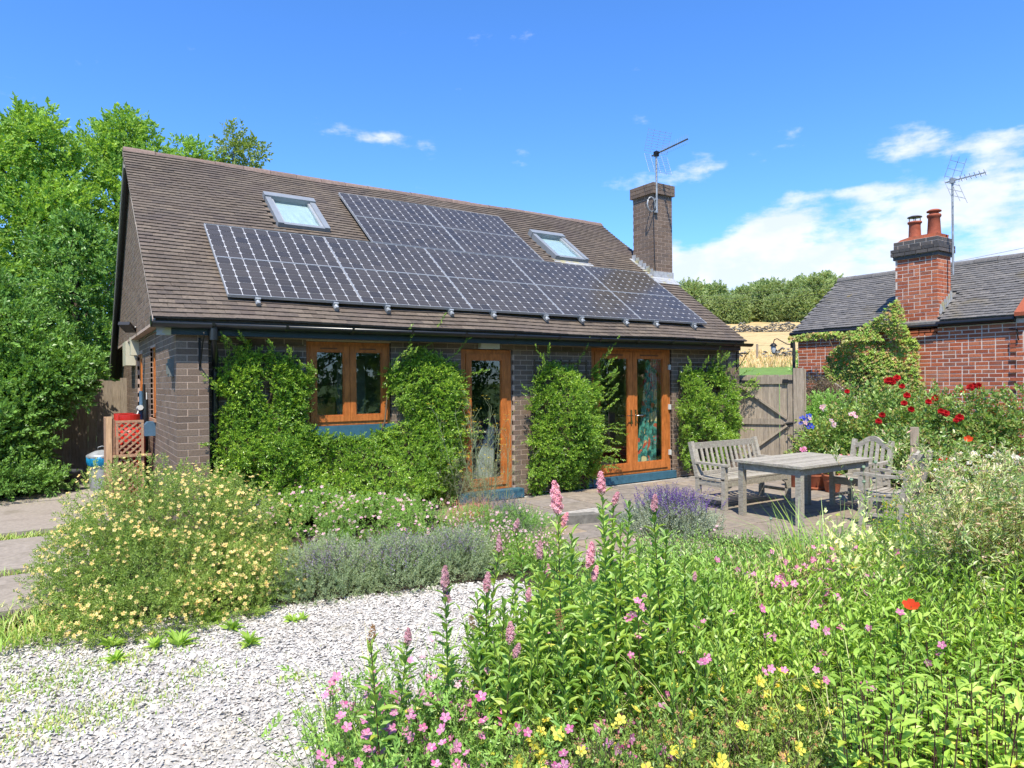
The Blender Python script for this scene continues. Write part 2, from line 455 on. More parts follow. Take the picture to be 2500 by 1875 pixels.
L_rose = leafmat('rose_leaf', [(.075, .15, .028), (.12, .21, .04), (.17, .27, .055), (.20, .17, .05)], .28, .34, .6)
L_vine = leafmat('creeper_leaf', [(.12, .23, .03), (.16, .28, .035), (.22, .30, .045), (.28, .19, .07), (.14, .25, .03)], .35)
L_lav = leafmat('lavender_leaf', [(.17, .22, .13), (.21, .26, .16), (.14, .19, .10)], .2)
L_wood = leafmat('far_tree_leaf', [(.10, .165, .045), (.14, .21, .055), (.175, .235, .07), (.20, .245, .10)], .25, .6, .3)
L_fenn = leafmat('fennel_leaf', [(.16, .15, .07), (.13, .17, .07), (.20, .19, .10)], .3)


def petmat(name, cols, trans=.3): return leafmat(name, cols, trans, .6, .25, .84, (1, 1, 1))


P_cream = petmat('cream_petal', [(.84, .68, .24), (.88, .75, .34), (.84, .58, .22), (.90, .80, .44)])
P_yellow = petmat('yellow_petal', [(.90, .80, .10), (.92, .84, .18)])
P_orange = petmat('orange_centre', [(.75, .35, .03), (.80, .45, .05)])
P_pink = petmat('pink_petal', [(.80, .22, .50), (.78, .30, .58), (.82, .42, .66), (.70, .12, .38)])
P_palepink = petmat('pale_pink_petal', [(.84, .55, .66), (.86, .66, .74), (.80, .36, .55), (.86, .74, .78)])
P_plume = petmat('plume_pink', [(.82, .40, .56), (.84, .52, .64), (.74, .32, .48), (.84, .64, .68)])
P_brown = petmat('dead_plume', [(.34, .19, .09), (.42, .25, .12)])
P_purple = petmat('lavender_flower', [(.16, .07, .42), (.22, .11, .50), (.30, .17, .58)])
P_nep = petmat('catmint_flower', [(.36, .28, .56), (.44, .34, .62), (.30, .24, .44), (.44, .36, .46)])
P_red = petmat('red_petal', [(.62, .010, .016), (.50, .006, .014), (.72, .02, .02)], .2)
P_poppy = petmat('poppy_petal', [(.85, .07, .02), (.80, .12, .03)], .3)
P_white = petmat('white_petal', [(.82, .80, .72), (.84, .76, .70)])
P_blue = petmat('blue_petal', [(.03, .06, .62), (.05, .10, .70)])
P_gold = petmat('golden_flower', [(.72, .52, .04), (.78, .60, .08)])
P_rust = petmat('spent_bud', [(.62, .26, .12), (.55, .33, .16), (.66, .36, .2)])
P_head = petmat('poppy_seed_head', [(.33, .45, .32), (.36, .48, .36)], .1)


# ------------------------------------------------------------------ numpy plant kit
def nrm(a): return a / np.maximum(np.linalg.norm(a, axis=-1, keepdims=True), 1e-9)


def frame(Y, roll=None, up=None):
    """orthonormal frames with Y along the leaf and Z roughly up"""
    Y = nrm(Y)
    up = np.array([0, 0, 1.]) if up is None else up
    X = np.cross(Y, np.broadcast_to(up, Y.shape)); bad = np.linalg.norm(X, axis=1) < 1e-3
    X[bad] = [1, 0, 0]; X = nrm(X); Z = np.cross(X, Y)
    if roll is not None:
        c, s = np.cos(roll)[:, None], np.sin(roll)[:, None]
        X, Z = X * c + Z * s, Z * c - X * s
    return X, Y, Z


def inst(T, P, X, Y, Z, sx, sy=None, sz=None):
    """T=(verts, tris, matidx). returns V,F,MI"""
    tv, tf, tm = T; N = len(P)
    sx = np.broadcast_to(np.asarray(sx, float), (N,)); sy = sx if sy is None else np.broadcast_to(np.asarray(sy, float), (N,))
    sz = sy if sz is None else np.broadcast_to(np.asarray(sz, float), (N,))
    V = (P[:, None, :] + tv[None, :, 0:1] * (X * sx[:, None])[:, None, :] + tv[None, :, 1:2] * (Y * sy[:, None])[:, None, :]
         + tv[None, :, 2:3] * (Z * sz[:, None])[:, None, :])
    F = tf[None] + (np.arange(N) * len(tv))[:, None, None]
    return V.reshape(-1, 3), F.reshape(-1, 3), np.tile(tm, N)


def join(parts):
    Vs, Fs, Ms, b = [], [], [], 0
    for V, F, Mi in parts:
        Vs.append(V); Fs.append(F + b); Ms.append(Mi); b += len(V)
    return np.concatenate(Vs), np.concatenate(Fs), np.concatenate(Ms)


def T_(v, f, m=None):
    v = np.array(v, float); f = np.array(f, int); return v, f, (np.zeros(len(f), int) if m is None else np.array(m, int))


# unit leaf: length 1 along Y, width 1 along X
LEAF2 = T_([(0, 0, 0), (.5, .45, .12), (0, 1, -.05), (-.5, .45, .12)], [(0, 1, 2), (0, 2, 3)])
LEAF6 = T_([(0, 0, 0), (.36, .22, .06), (.5, .5, .09), (.27, .8, 0), (0, 1.02, -.16), (-.27, .8, 0), (-.5, .5, .09), (-.36, .22, .06), (0, .5, -.02)],
           [(0, 1, 8), (1, 2, 8), (2, 3, 8), (3, 4, 8), (4, 5, 8), (5, 6, 8), (6, 7, 8), (7, 0, 8)])
OVAL = T_([(0, 0, 0), (.45, .35, .08), (.34, .8, .04), (0, 1, -.04), (-.34, .8, .04), (-.45, .35, .08)], [(0, 1, 2), (0, 2, 3), (0, 3, 4), (0, 4, 5)])
TRI = T_([(-.5, 0, 0), (.5, 0, 0), (0, 1, 0)], [(0, 1, 2)])


def lobed(n=5, inner=.45):
    """hand shaped leaf with n lobes"""
    v = [(0, 0, 0)]; f = []
    for k in range(2 * n + 1):
        a = math.radians(-115 + 230 * k / (2 * n)); r = 1.0 if k % 2 else inner
        v.append((.55 * r * math.sin(a), .35 + .62 * r * math.cos(a), .10 * (k % 2) * -1))
    for k in range(1, 2 * n + 1): f.append((0, k, k + 1))
    return T_(v, f)


LOBE = lobed(4)


def flower(n=5, w=.75, cup=.25, centre=True, notch=False):
    """n petalled flower, radius 1, facing +Z ; petals mat 0, centre mat 1"""
    v, f, m = [], [], []
    for k in range(n):
        a = 2 * math.pi * k / n; c, s = math.cos(a), math.sin(a); b = len(v)
        for (x, y, z) in ((0, .05, 0), (w / 2, .60, cup * .6), (w * .28, 1.0, cup), (-w * .28, 1.0, cup), (-w / 2, .60, cup * .6)):
            v.append((x * c - y * s, x * s + y * c, z + .02 * (k % 2)))
        f += [(b, b + 1, b + 2), (b, b + 2, b + 3), (b, b + 3, b + 4)]; m += [0] * 3
    if centre:
        b = len(v); v.append((0, 0, .22))
        for k in range(5): a = 2 * math.pi * k / 5; v.append((.24 * math.cos(a), .24 * math.sin(a), .08))
        for k in range(5): f.append((b, b + 1 + k, b + 1 + (k + 1) % 5)); m.append(1)
    return T_(v, f, m)


def rose():
    """many petalled double flower"""
    v, f = [], []; r0 = random.Random(3)
    for ring, (n, r, z, cup) in enumerate(((6, 1.0, .0, .30), (5, .74, .18, .5), (5, .5, .34, .6), (3, .28, .45, .6))):
        for k in range(n):
            a = 2 * math.pi * (k + .5 * (ring % 2)) / n + r0.random() * .3; c, s = math.cos(a), math.sin(a); b = len(v)
            for (x, y, zz) in ((0, 0, 0), (.52 * r, .5 * r, cup * .35), (.34 * r, r, cup * .8), (0, 1.08 * r, cup * .65), (-.34 * r, r, cup * .8), (-.52 * r, .5 * r, cup * .35)):
                v.append((x * c - y * s, x * s + y * c, z + zz))
            f += [(b, b + 1, b + 2), (b, b + 2, b + 3), (b, b + 3, b + 4), (b, b + 4, b + 5)]
    return T_(v, f)


FL5, FL4, ROSE = flower(), flower(4, .7, .15, False), rose()
BUD = T_([(0, 0, 0), (.5, .0, .5), (0, .5, .5), (-.5, 0, .5), (0, -.5, .5), (0, 0, 1)], [(5, 1, 2), (5, 2, 3), (5, 3, 4), (5, 4, 1)])


def sprig(n=9, L=1.0, ll=.32, lw=.5, spread=1.0, seed=0, T=LEAF2, stem=.012, droop=0.0):
    """twig of length 1 along Y with n leaves; leaf material 0, twig material 1"""
    r = np.random.default_rng(seed); parts = []
    t = np.linspace(.12, 1.0, n); a = np.arange(n) * 2.4 + r.random() * 6
    P = np.stack([0.05 * np.sin(t * 5 + seed), t * L, .06 * np.cos(t * 4 + seed) - droop * t * t], 1)
    sp = spread * (1 - .55 * t)
    Y = np.stack([np.cos(a) * sp, .45 + .5 * t, np.sin(a) * sp], 1) + r.normal(0, .12, (n, 3))
    X, Y, Z = frame(Y, r.normal(0, .6, n))
    l = ll * r.uniform(.7, 1.15, n)
    parts.append(inst(T, P, X, Y, Z, l * lw, l))
    if stem:
        v = np.array([(-stem, 0, 0), (stem, 0, 0), (0, L, -droop), (0, 0, stem), ]); f = np.array([(0, 1, 2), (1, 3, 2)])
        parts.append((v, f, np.ones(2, int)))
    return join(parts)


def gnoise(P, f=1.0, seed=0, oct=2):
    r = np.random.default_rng(seed); s = 0
    for o in range(oct):
        for _ in range(4):
            k = r.normal(0, 1, 3); k = k / np.linalg.norm(k) * f * (2 ** o) * r.uniform(.7, 1.4)
            s = s + np.sin(P @ k + r.uniform(0, 6.28)) / (1.6 ** o)
    return s / 4


def seen(P, D, off, keep=.12, r=rng):
    """leave out most of the far side of a thick bush, which no view from the garden shows"""
    v = nrm(CAM[None] - (P + np.array(off)[None])); m = ((D * v).sum(1) > -.25) | (r.random(len(P)) < keep); return P[m], D[m]


def scatter_sprigs(P, D, size, sprigs, jit=.5, r=rng):
    """place sprig templates at P pointing along D"""
    parts = []; N = len(P); w = r.integers(0, len(sprigs), N)
    size = np.broadcast_to(size, (N,)) * r.uniform(.7, 1.25, N)
    D = nrm(D + r.normal(0, jit, (N, 3)))
    for i, T in enumerate(sprigs):
        k = np.where(w == i)[0]
        if len(k) == 0: continue
        X, Y, Z = frame(D[k], r.uniform(0, 6.28, len(k)))
        parts.append(inst(T, P[k], X, Y, Z, size[k]))
    return join(parts)


def ellipsoid_pts(n, c, rad, seed=0, bump_=.18, f=2.0, thick=.25, lower=-1.0, r=rng):
    """points in a noisy outer layer of an ellipsoid, with outward directions"""
    d = nrm(r.normal(0, 1, (int(n * 1.0), 3))); d = d[d[:, 2] > lower]
    rad = np.array(rad)
    k = 1 + bump_ * gnoise(d * 2.0, f, seed)
    depth = 1 - thick * r.random(len(d)) ** 1.8
    P = d * rad * (k * depth)[:, None]
    return P + np.array(c), nrm(d / rad)


def stems(P0, H, lean, M=5, r0=.004, r1=.002, curve=.3, r=rng):
    """slightly curved upright stems. returns path points (N,M,3)"""
    N = len(P0); a = r.uniform(0, 6.28, N); t = np.linspace(0, 1, M)
    dr = np.stack([np.cos(a), np.sin(a), np.zeros(N)], 1) * (lean * r.random(N))[:, None]
    path = P0[:, None, :] + np.array([0, 0, 1.])[None, None] * (H[:, None] * t)[..., None] + dr[:, None, :] * (H[:, None] * t ** (1 + curve))[..., None]
    return path


def stem_mesh(path, r0, r1, mi=0):
    N, M_, _ = path.shape; off = np.array([(1, 0, 0), (-.5, .87, 0), (-.5, -.87, 0)])
    rad = np.linspace(1, 0, M_)[None] * 0 + np.linspace(r0, r1, M_)[None]
    V = path[:, :, None, :] + off[None, None] * rad[..., None, None]
    V = V.reshape(N, M_ * 3, 3); f = []
    for i in range(M_ - 1):
        for k in range(3):
            a, b = i * 3 + k, i * 3 + (k + 1) % 3; f += [(a, b, b + 3), (a, b + 3, a + 3)]
    f = np.array(f)
    F = f[None] + (np.arange(N) * M_ * 3)[:, None, None]
    return V.reshape(-1, 3), F.reshape(-1, 3), np.full(N * len(f), mi)


def along(path, t):
    """points on the paths at fractions t (N,K)"""
    N, M_, _ = path.shape; x = np.clip(t, 0, .9999) * (M_ - 1); i = x.astype(int); fr = (x - i)[..., None]
    idx = np.arange(N)[:, None]
    return path[idx, i] * (1 - fr) + path[idx, i + 1] * fr


def stem_leaves(path, K, ll, lw, T=LEAF2, e0=.9, e1=.3, t0=.15, t1=1.0, whorl=False, r=rng, mi=0, taper=True, rollj=.3):
    """leaves up the stems: golden angle or opposite pairs"""
    N = len(path); t = np.broadcast_to(np.linspace(t0, t1, K), (N, K)) + r.normal(0, .01, (N, K))
    P = along(path, t).reshape(-1, 3)
    if whorl: a = (np.arange(K) // 2 * 1.5708 + np.arange(K) % 2 * math.pi)[None] + r.uniform(0, 6.28, (N, 1))
    else: a = (np.arange(K) * 2.4)[None] + r.uniform(0, 6.28, (N, 1))
    a = (a + r.normal(0, .2, (N, K))).ravel(); tt = np.clip(t, 0, 1).ravel()
    e = e0 * tt + e1 * (1 - tt) + r.normal(0, .22, N * K)
    Y = np.stack([np.cos(a) * np.cos(e), np.sin(a) * np.cos(e), np.sin(e)], 1)
    X, Y, Z = frame(Y, r.normal(0, rollj, N * K))
    s = ll * r.uniform(.7, 1.15, N * K)
    if taper: s = s * (1 - .45 * np.abs(tt - .55) * 1.6)
    V, F, Mi = inst(T, P, X, Y, Z, s * lw, s)
    return V, F, Mi + mi


def blades(P0, H, w, bend=.5, M=5, r=rng, mi=0):
    """curved tapering grass blades"""
    N = len(P0); a = r.uniform(0, 6.28, N); t = np.linspace(0, 1, M)
    d = np.stack([np.cos(a), np.sin(a), np.zeros(N)], 1); side = np.stack([-np.sin(a), np.cos(a), np.zeros(N)], 1)
    b = bend * r.uniform(.3, 1.2, N)
    z = (t[None] - .35 * b[:, None] * t[None] ** 3)
    path = P0[:, None] + np.array([0, 0, 1.])[None, None] * (H[:, None] * z)[..., None] + d[:, None] * (H[:, None] * b[:, None] * t[None] ** 2)[..., None]
    wd = w * (1 - t ** 2.2) + .0004
    tw = side[:, None] * wd[None, :, None]
    V = np.stack([path - tw, path + tw], 2).reshape(N, M * 2, 3); f = []
    for i in range(M - 1): f += [(2 * i, 2 * i + 1, 2 * i + 3), (2 * i, 2 * i + 3, 2 * i + 2)]
    f = np.array(f); F = f[None] + (np.arange(N) * M * 2)[:, None, None]
    return V.reshape(-1, 3), F.reshape(-1, 3), np.full(N * len(f), mi)


def heads(P, D, size, T, mi=0, r=rng, jit=.3):
    """flowers: template facing +Z turned to D"""
    N = len(P); D = nrm(D + r.normal(0, jit, (N, 3)))
    ref = nrm(r.normal(0, 1, (N, 3))); X = nrm(np.cross(ref, D)); Y = np.cross(D, X)
    s = np.broadcast_to(size, (N,)) * r.uniform(.8, 1.2, N)
    V, F, Mi = inst(T, P, X, Y, D, s, s, s); return V, F, Mi + mi


def pinpoly(P, poly):
    x, y = P[:, 0], P[:, 1]; c = np.zeros(len(P), bool); j = len(poly) - 1
    for i in range(len(poly)):
        xi, yi = poly[i]; xj, yj = poly[j]
        c ^= ((yi > y) != (yj > y)) & (x < (xj - xi) * (y - yi) / (yj - yi + 1e-12) + xi); j = i
    return c


def polypts(n, poly, r=rng):
    poly = np.array(poly, float); lo, hi = poly.min(0), poly.max(0); out = []
    got = 0
    while got < n:
        P = r.uniform(lo, hi, (n * 2, 2)); P = P[pinpoly(P, poly)]; out.append(P); got += len(P)
    return np.concatenate(out)[:n]


def to3(P, z): return np.concatenate([P, np.full((len(P), 1), z) if np.isscalar(z) else z[:, None]], 1)


def viewpatch(n, xr, Dr, z=-.15, r=rng):
    """ground points of a bed that spans these view columns and distances"""
    x = r.uniform(*xr, n); D = np.sqrt(r.uniform(Dr[0] ** 2, Dr[1] ** 2, n))
    u = (x * 1.130199 - 1250) / FPX
    P = CAM[None] + D[:, None] * (CF[None] + CR[None] * u[:, None]); P[:, 2] = z
    return P


SUNUP = np.array([-.25, -.45, .85])


# ================================================================== SETTING
def gz(x, y):
    """height of the ground: level garden, then the far side of the valley"""
    s = (x + 1.034) * .81 + (y + 8.265) * .585
    z = np.interp(s, [-400, 24, 30, 40, 50, 58, 80, 100, 120, 150, 220, 420, 900], [-.2, -.2, .35, 1.5, 2.75, 3.3, 5.9, 8.6, 11.4, 14, 22, 34, 40])
    return z


def ground():
    xs = np.concatenate([np.linspace(-900, -60, 12), np.linspace(-50, 150, 90), np.linspace(165, 900, 14)])
    X, Y = np.meshgrid(xs, xs); Z = gz(X, Y) + .25 * gnoise(np.stack([X, Y, 0 * X], -1).reshape(-1, 3), .09, 5).reshape(X.shape) * np.clip((np.hypot(X - 5, Y) - 26) / 20, 0, 1)
    V = np.stack([X, Y, Z], -1).reshape(-1, 3); n = len(xs); i = np.arange(n * n).reshape(n, n)
    F = np.stack([i[:-1, :-1], i[:-1, 1:], i[1:, 1:], i[1:, :-1]], -1).reshape(-1, 4)
    return tag(link('ground', npmesh('ground', V, F, m_ground, smooth=True)), kind='structure')


ground()


def sheet(name, poly, z, mat, parent=None):
    me = bpy.data.meshes.new(name); me.from_pydata([(x, y, z) for x, y in poly], [], [tuple(range(len(poly)))]); me.materials.append(mat)
    o = link(name, me, parent)
    if parent is None: o['kind'] = 'structure'
    return o


# planting beds, gravel drive, concrete drive
def soil():
    gx_, gy_ = np.linspace(-6, 17, 116), np.linspace(-12, 9, 106); X, Y = np.meshgrid(gx_, gy_)
    ss = lambda d, w: (lambda t: t * t * (3 - 2 * t))(np.clip(1 - d / w, 0, 1))
    a = ss(np.maximum(np.maximum(5.45 - X, -4.7 - Y), 0), .9); b = ss(np.maximum(np.maximum(np.abs(X - 1.6) - 1.8, -1.8 - Y), 0), .6) * .75; c = ss(np.maximum(np.maximum(X + 1.0, -1.7 - Y), 0), .35) * .85
    Z = -.178 + .122 * np.maximum(np.maximum(a, b), c) + .006 * gnoise(np.stack([X, Y, 0 * X], -1).reshape(-1, 3), 6, 9).reshape(X.shape)
    n, m = X.shape; i = np.arange(n * m).reshape(n, m); F = np.stack([i[:-1, :-1], i[:-1, 1:], i[1:, 1:], i[1:, :-1]], -1).reshape(-1, 4)
    tag(link('soil', npmesh('soil', np.stack([X, Y, Z], -1).reshape(-1, 3), F, m_soil, smooth=True)), kind='structure')


soil()
gravel = sheet('gravel_drive', [(-9, -12), (-.2, -12), (.0, -5.4), (.9, -4.5), (1.9, -3.95), (2.45, -3.4), (2.4, -2.95), (1.96, -2.82), (1.1, -2.62), (.3, -2.45), (-.9, -2.3), (-2.0, -1.9), (-9, -1.6)], -.150, m_gravelbase)
# loose chippings on the drive
GP = [(-3.6, -6.4), (.35, -6.4), (.45, -5.3), (1.3, -4.5), (2.0, -3.95), (2.5, -3.4), (2.45, -2.92), (1.96, -2.78), (1.1, -2.58), (.3, -2.42), (-.9, -2.1), (-3.6, -1.7)]
octa = np.array([(1, 0, 0), (-1, 0, 0), (0, 1, 0), (0, -1, 0), (0, 0, .8), (0, 0, -.6), ]) * 1.0
octf = np.array([(0, 2, 4), (2, 1, 4), (1, 3, 4), (3, 0, 4), (2, 0, 5), (1, 2, 5), (3, 1, 5), (0, 3, 5)]); octh = octf[:4]     # chips lie in the bed: only their tops are built
P = polypts(84000, GP); dist = np.hypot(P[:, 0] - CAM[0], P[:, 1] - CAM[1])
P = to3(P, -.146 + .006 * rng.random(len(P)))
D = rng.normal(0, 1, (len(P), 3)); D[:, 2] *= .35; X, Y, Z = frame(D, rng.normal(0, .5, len(P)))
sz = rng.lognormal(math.log(.0077), .43, len(P)).clip(.003, .020)
jv = octa[None] * (1 + .28 * rng.normal(0, 1, (len(P), 6, 1)).clip(-1, 1))
V = P[:, None] + jv[:, :, 0:1] * (X * sz[:, None])[:, None] + jv[:, :, 1:2] * (Y * sz[:, None] * 1.25)[:, None] + jv[:, :, 2:3] * (Z * sz[:, None] * .55)[:, None]
F = octh[None] + (np.arange(len(P)) * 6)[:, None, None]
o = link('gravel', npmesh('gravel', V.reshape(-1, 3), F.reshape(-1, 3), m_pebble)); tag(o, 'loose white stone chippings covering the drive', 'gravel', kind='stuff')

r = np.random.default_rng(77); Q = to3(polypts(420, GP, r), -.136); Yd = r.normal(0, 1, (420, 3)) * [1, 1, .25]; LIT = (Q, Yd)
# concrete drive slabs at the left
drive = sheet('concrete_drive', [(-9, -1.9), (-.9, -2.0), (-.35, 0), (-.1, .3), (-.1, 8.4), (-9, 8.4)], -.06, m_soil)
for (y0, y1, z) in ((-1.75, -.55, -.022), (-.35, 1.20, -.012), (1.62, 4.0, -.005), (4.05, 6.4, .0)):
    MB().box(-4.5, -1.02 if y1 < 1 else (-.75 if y1 < 3 else -.12), y0, y1, z - .1, z).build('concrete_slab', m_concrete, drive)

# patio of sandstone flags, one step above the lower landing
patio = sheet('patio', [(2.9, .2), (2.9, -.9), (3.7, -1.18), (4.75, -1.42), (5.4, -2.2), (5.2, -4.9), (9.6, -4.9), (10.0, -1.5), (9.5, .2)], -.016, m_joint)
low_path = sheet('lower_path', [(2.6, -1.1), (3.2, -2.75), (4.2, -3.3), (5.6, -3.3), (5.6, -1.2), (3.4, -.9)], -.138, m_joint)


def flags(parent, poly, z, seed, hole=None):
    r = random.Random(seed); poly_np = np.array(poly); x0, y0 = poly_np.min(0); x1, y1 = poly_np.max(0)
    y = y0
    while y < y1:
        h = r.choice((.30, .45, .45, .60)); x = x0 - r.random() * .4
        while x < x1:
            w = r.choice((.30, .45, .60, .60, .75, .9)); cx, cy = x + w / 2, y + h / 2
            if pinpoly(np.array([(cx, cy)]), poly)[0] and (hole is None or not pinpoly(np.array([(cx, cy)]), hole)[0]):
                g = .011 + r.random() * .008; zz = z + r.uniform(-.004, .004); b = .007; j = lambda: r.uniform(-.006, .006)
                c = [(x + g + j(), y + g + j()), (x + w - g + j(), y + g + j()), (x + w - g + j(), y + h - g + j()), (x + g + j(), y + h - g + j())]
                mx, my = cx, cy
                v = [(a, bb, zz - .05) for a, bb in c] + [(a, bb, zz - b) for a, bb in c] + [(a + (b if a < mx else -b), bb + (b if bb < my else -b), zz) for a, bb in c]
                f = [(8, 9, 10, 11)] + [(i + 4 * k, (i + 1) % 4 + 4 * k, (i + 1) % 4 + 4 * k + 4, i + 4 * k + 4) for k in (0, 1) for i in range(4)]
                MB().add(v, f).build('paving_stone', m_paving, parent)
            x += w
        y += h


flags(patio, [(2.9, .24), (2.9, -.8), (3.7, -1.05), (4.75, -1.3), (5.45, -2.1), (5.2, -4.9), (9.5, -4.9), (9.9, -1.5), (9.45, .24)], .0, 3)
flags(low_path, [(2.75, -1.25), (3.3, -2.6), (4.2, -3.2), (5.5, -3.2), (5.4, -1.5), (3.6, -1.0)], -.12, 8)
# rough stone riser between the two levels
st = thing('stone_step', 'rough grey stone edging of the step between patio and lower landing', 'step', (4.2, -1.2, -.12))
pts = [(2.95, -.93), (3.7, -1.2), (4.25, -1.32), (4.78, -1.46), (5.45, -2.25)]
for i in range(len(pts) - 1):
    a, b = np.array(pts[i]), np.array(pts[i + 1]); L = np.linalg.norm(b - a); n = max(1, int(L / .32))
    for k in range(n):
        p0, p1 = a + (b - a) * (k + .03) / n, a + (b - a) * (k + .97) / n
        MB().beam((p0[0] - 4.2, p0[1] + 1.2, .055), (p1[0] - 4.2, p1[1] + 1.2, .055 + random.uniform(-.006, .006)), .16 + random.random() * .03, .118).build('stone', m_stonewall, st)

# ================================================================== THE DARK BRICK HOUSE
house = thing('house', 'long low house of dark brown brick under a steep brown tiled roof', 'house')
unit = MB().box(0, 1, 0, 1, 0, 1).mesh('brick', m_brick)
YW, XL, XR, YR, ZC = .216, 0.0, 9.5, 8.6, .005        # wall plane, ends, rear wall, course datum
EY, EZ, SL = -.10, 2.42, .73                            # eave edge and roof slope
CA = 1 / math.sqrt(1 + SL * SL); SA = SL * CA; TT = math.atan(SL)


def rp(x, t, h=0.0):
    """point on the front roof slope: x along, t metres up the slope, h metres out of it"""
    return (x, EY + t * CA - h * SA, EZ + t * SA + h * CA)


def bond(u0, u1, z0, z1, openings=(), L=.215, H=.065, J=.010, top=None, headers=0.0, seed=1, datum=ZC, end_bond=True):
    r = random.Random(seed); out = []; k = math.ceil((z0 - datum) / (H + J) - 1e-6)
    while datum + k * (H + J) + H <= z1 + .01:
        za = datum + k * (H + J) + J; zb = za + H; u = u0 - (0 if k % 2 else (L + J) / 2)
        while u < u1 - .01:
            l = L
            if headers and r.random() < headers: l = (L - J) / 2
            a, b = max(u, u0), min(u + l, u1)
            segs = [(a, b)]
            for (o0, o1, p0, p1) in openings:
                if zb > p0 + .02 and za < p1 - .02:
                    ns = []
                    for s0, s1 in segs:
                        if s1 <= o0 or s0 >= o1: ns.append((s0, s1))
                        else:
                            if s0 < o0: ns.append((s0, o0))
                            if s1 > o1: ns.append((o1, s1))
                    segs = ns
            for s0, s1 in segs:
                if s1 - s0 > .03:
                    if top is None or (zb < top(s0) and zb < top(s1)): out.append((s0, s1, za, zb))
            u += l + J
        k += 1
    return out


CUBEV = np.array([(x, y, z) for z in (0, 1) for y in (0, 1) for x in (0, 1)], float)
CUBEF = np.array([(0, 2, 3), (0, 3, 1), (4, 5, 7), (4, 7, 6), (0, 1, 5), (0, 5, 4), (1, 3, 7), (1, 7, 5), (3, 2, 6), (3, 6, 7), (2, 0, 4), (2, 4, 6)])


def brickwork(parent, boxes, mesh, mat, n_ind, name='brick', rest='brickwork'):
    """boxes: (x,y,z,dx,dy,dz, nx,ny). The nearest and largest become objects, the rest one joined part"""
    B = np.array(boxes, float); c = B[:, :3] + B[:, 3:6] / 2; d = CAM - c; dist = np.linalg.norm(d, axis=1)
    face = np.maximum(d[:, 0] * B[:, 6] + d[:, 1] * B[:, 7], 0) / dist
    sc = np.maximum(B[:, 3], B[:, 4]) * B[:, 5] * face / dist ** 2
    order = np.argsort(-sc); off = np.array(parent.location) if parent.parent is None else 0
    for i in order[:n_ind]:
        link(name, mesh, parent, loc=tuple(B[i, :3] - off), scale=tuple(B[i, 3:6]))
    R = B[order[n_ind:]]
    if len(R):
        V = R[:, None, :3] - off + CUBEV[None] * R[:, None, 3:6]; F = CUBEF[None] + (np.arange(len(R)) * 8)[:, None, None]
        tag(link(rest, npmesh(rest, V.reshape(-1, 3), F.reshape(-1, 3), mat), parent), kind='stuff')


WIN = (1.49, 2.62, 1.12, 2.24); D1 = (3.69, 4.57, 0.0, 2.19); FD = (6.10, 7.93, 0.0, 2.26)
G1 = (2.03, 2.69, 1.25, 2.23); G2 = (3.87, 4.72, .95, 2.21)
rj = lambda: random.uniform(-.0012, .0008)
bx = []
for a, b, za, zb in bond(0, .3275, 0, 2.32, seed=2): bx.append((a, rj(), za, b - a, .03, zb - za, 0, -1))
for a, b, za, zb in bond(XR - .3275, XR, 0, 2.32, seed=3): bx.append((a, rj(), za, b - a, .03, zb - za, 0, -1))
for a, b, za, zb in bond(.3275, XR - .3275, 0, 2.32, (WIN, D1, FD), seed=4): bx.append((a, YW + rj(), za, b - a, .03, zb - za, 0, -1))
rooftop = lambda y: EZ - .06 + SL * (min(y, 8.1 - y) - EY)
for a, b, za, zb in bond(.033, YR, 0, 5.3, (G1, G2), top=rooftop, seed=5): bx.append((rj() - (.12 if za > 2.44 else 0), a, za, .03, b - a, zb - za, -1, 0))
brickwork(house, bx, unit, m_brick, 300)
# mortar bed of the walls
w = MB()
def wallbox(x0, x1, z0, z1): w.box(x0, x1, YW + .0022, YW + .26, z0, z1)
wallbox(.30, WIN[0], 0, 2.34); wallbox(WIN[0], WIN[1], 0, WIN[2]); wallbox(WIN[0], WIN[1], WIN[3], 2.34); wallbox(WIN[1], D1[0], 0, 2.34)
wallbox(D1[0], D1[1], D1[3], 2.34); wallbox(D1[1], FD[0], 0, 2.34); wallbox(FD[0], FD[1], FD[3], 2.34); wallbox(FD[1], XR - .30, 0, 2.34)
w.box(.0022, .325, .0022, .45, 0, 2.34); w.box(XR - .325, XR - .0022, .0022, .45, 0, 2.34)
for y0, y1, z0, z1 in ((.45, G1[0], 0, 2.34), (G1[0], G1[1], 0, G1[2]), (G1[0], G1[1], G1[3], 2.34), (G1[1], G2[0], 0, 2.34), (G2[0], G2[1], 0, G2[2]), (G2[0], G2[1], G2[3], 2.34), (G2[1], YR, 0, 2.34)):
    w.box(.0022, .25, y0, y1, z0, z1)
w.box(.0022, .2, .01, YR, 2.34, 2.45); w.prism([(-.1178, .035, 2.445), (-.1178, 8.0, 2.445), (-.1178, 4.05, 5.36)], (.3, 0, 0))
w.prism([(XR - .2, 0, 2.34), (XR - .2, YR, 2.34), (XR - .2, 8.1, 2.36), (XR - .2, 4.05, 5.36), (XR - .2, 0, 2.42)], (.19, 0, 0))
w.box(XR - .25, XR - .01, .45, YR, 0, 2.34); w.box(.01, XR - .01, YR - .25, YR, 0, 2.34)
w.build('wall', m_mortar, house)
# rooms behind the glass
rm = MB(); rm.box(.25, 9.25, 3.4, 3.5, .1, 2.4); rm.box(.25, 9.25, .48, 8.3, 2.36, 2.42); rm.box(3.05, 3.15, .48, 3.4, .1, 2.36); rm.box(5.4, 5.5, .48, 3.4, .1, 2.36)
rm.build('interior_wall', m_wallin, house)
MB().box(.25, 9.25, .3, 3.4, .04, .10).build('interior_floor', m_floorin, house)

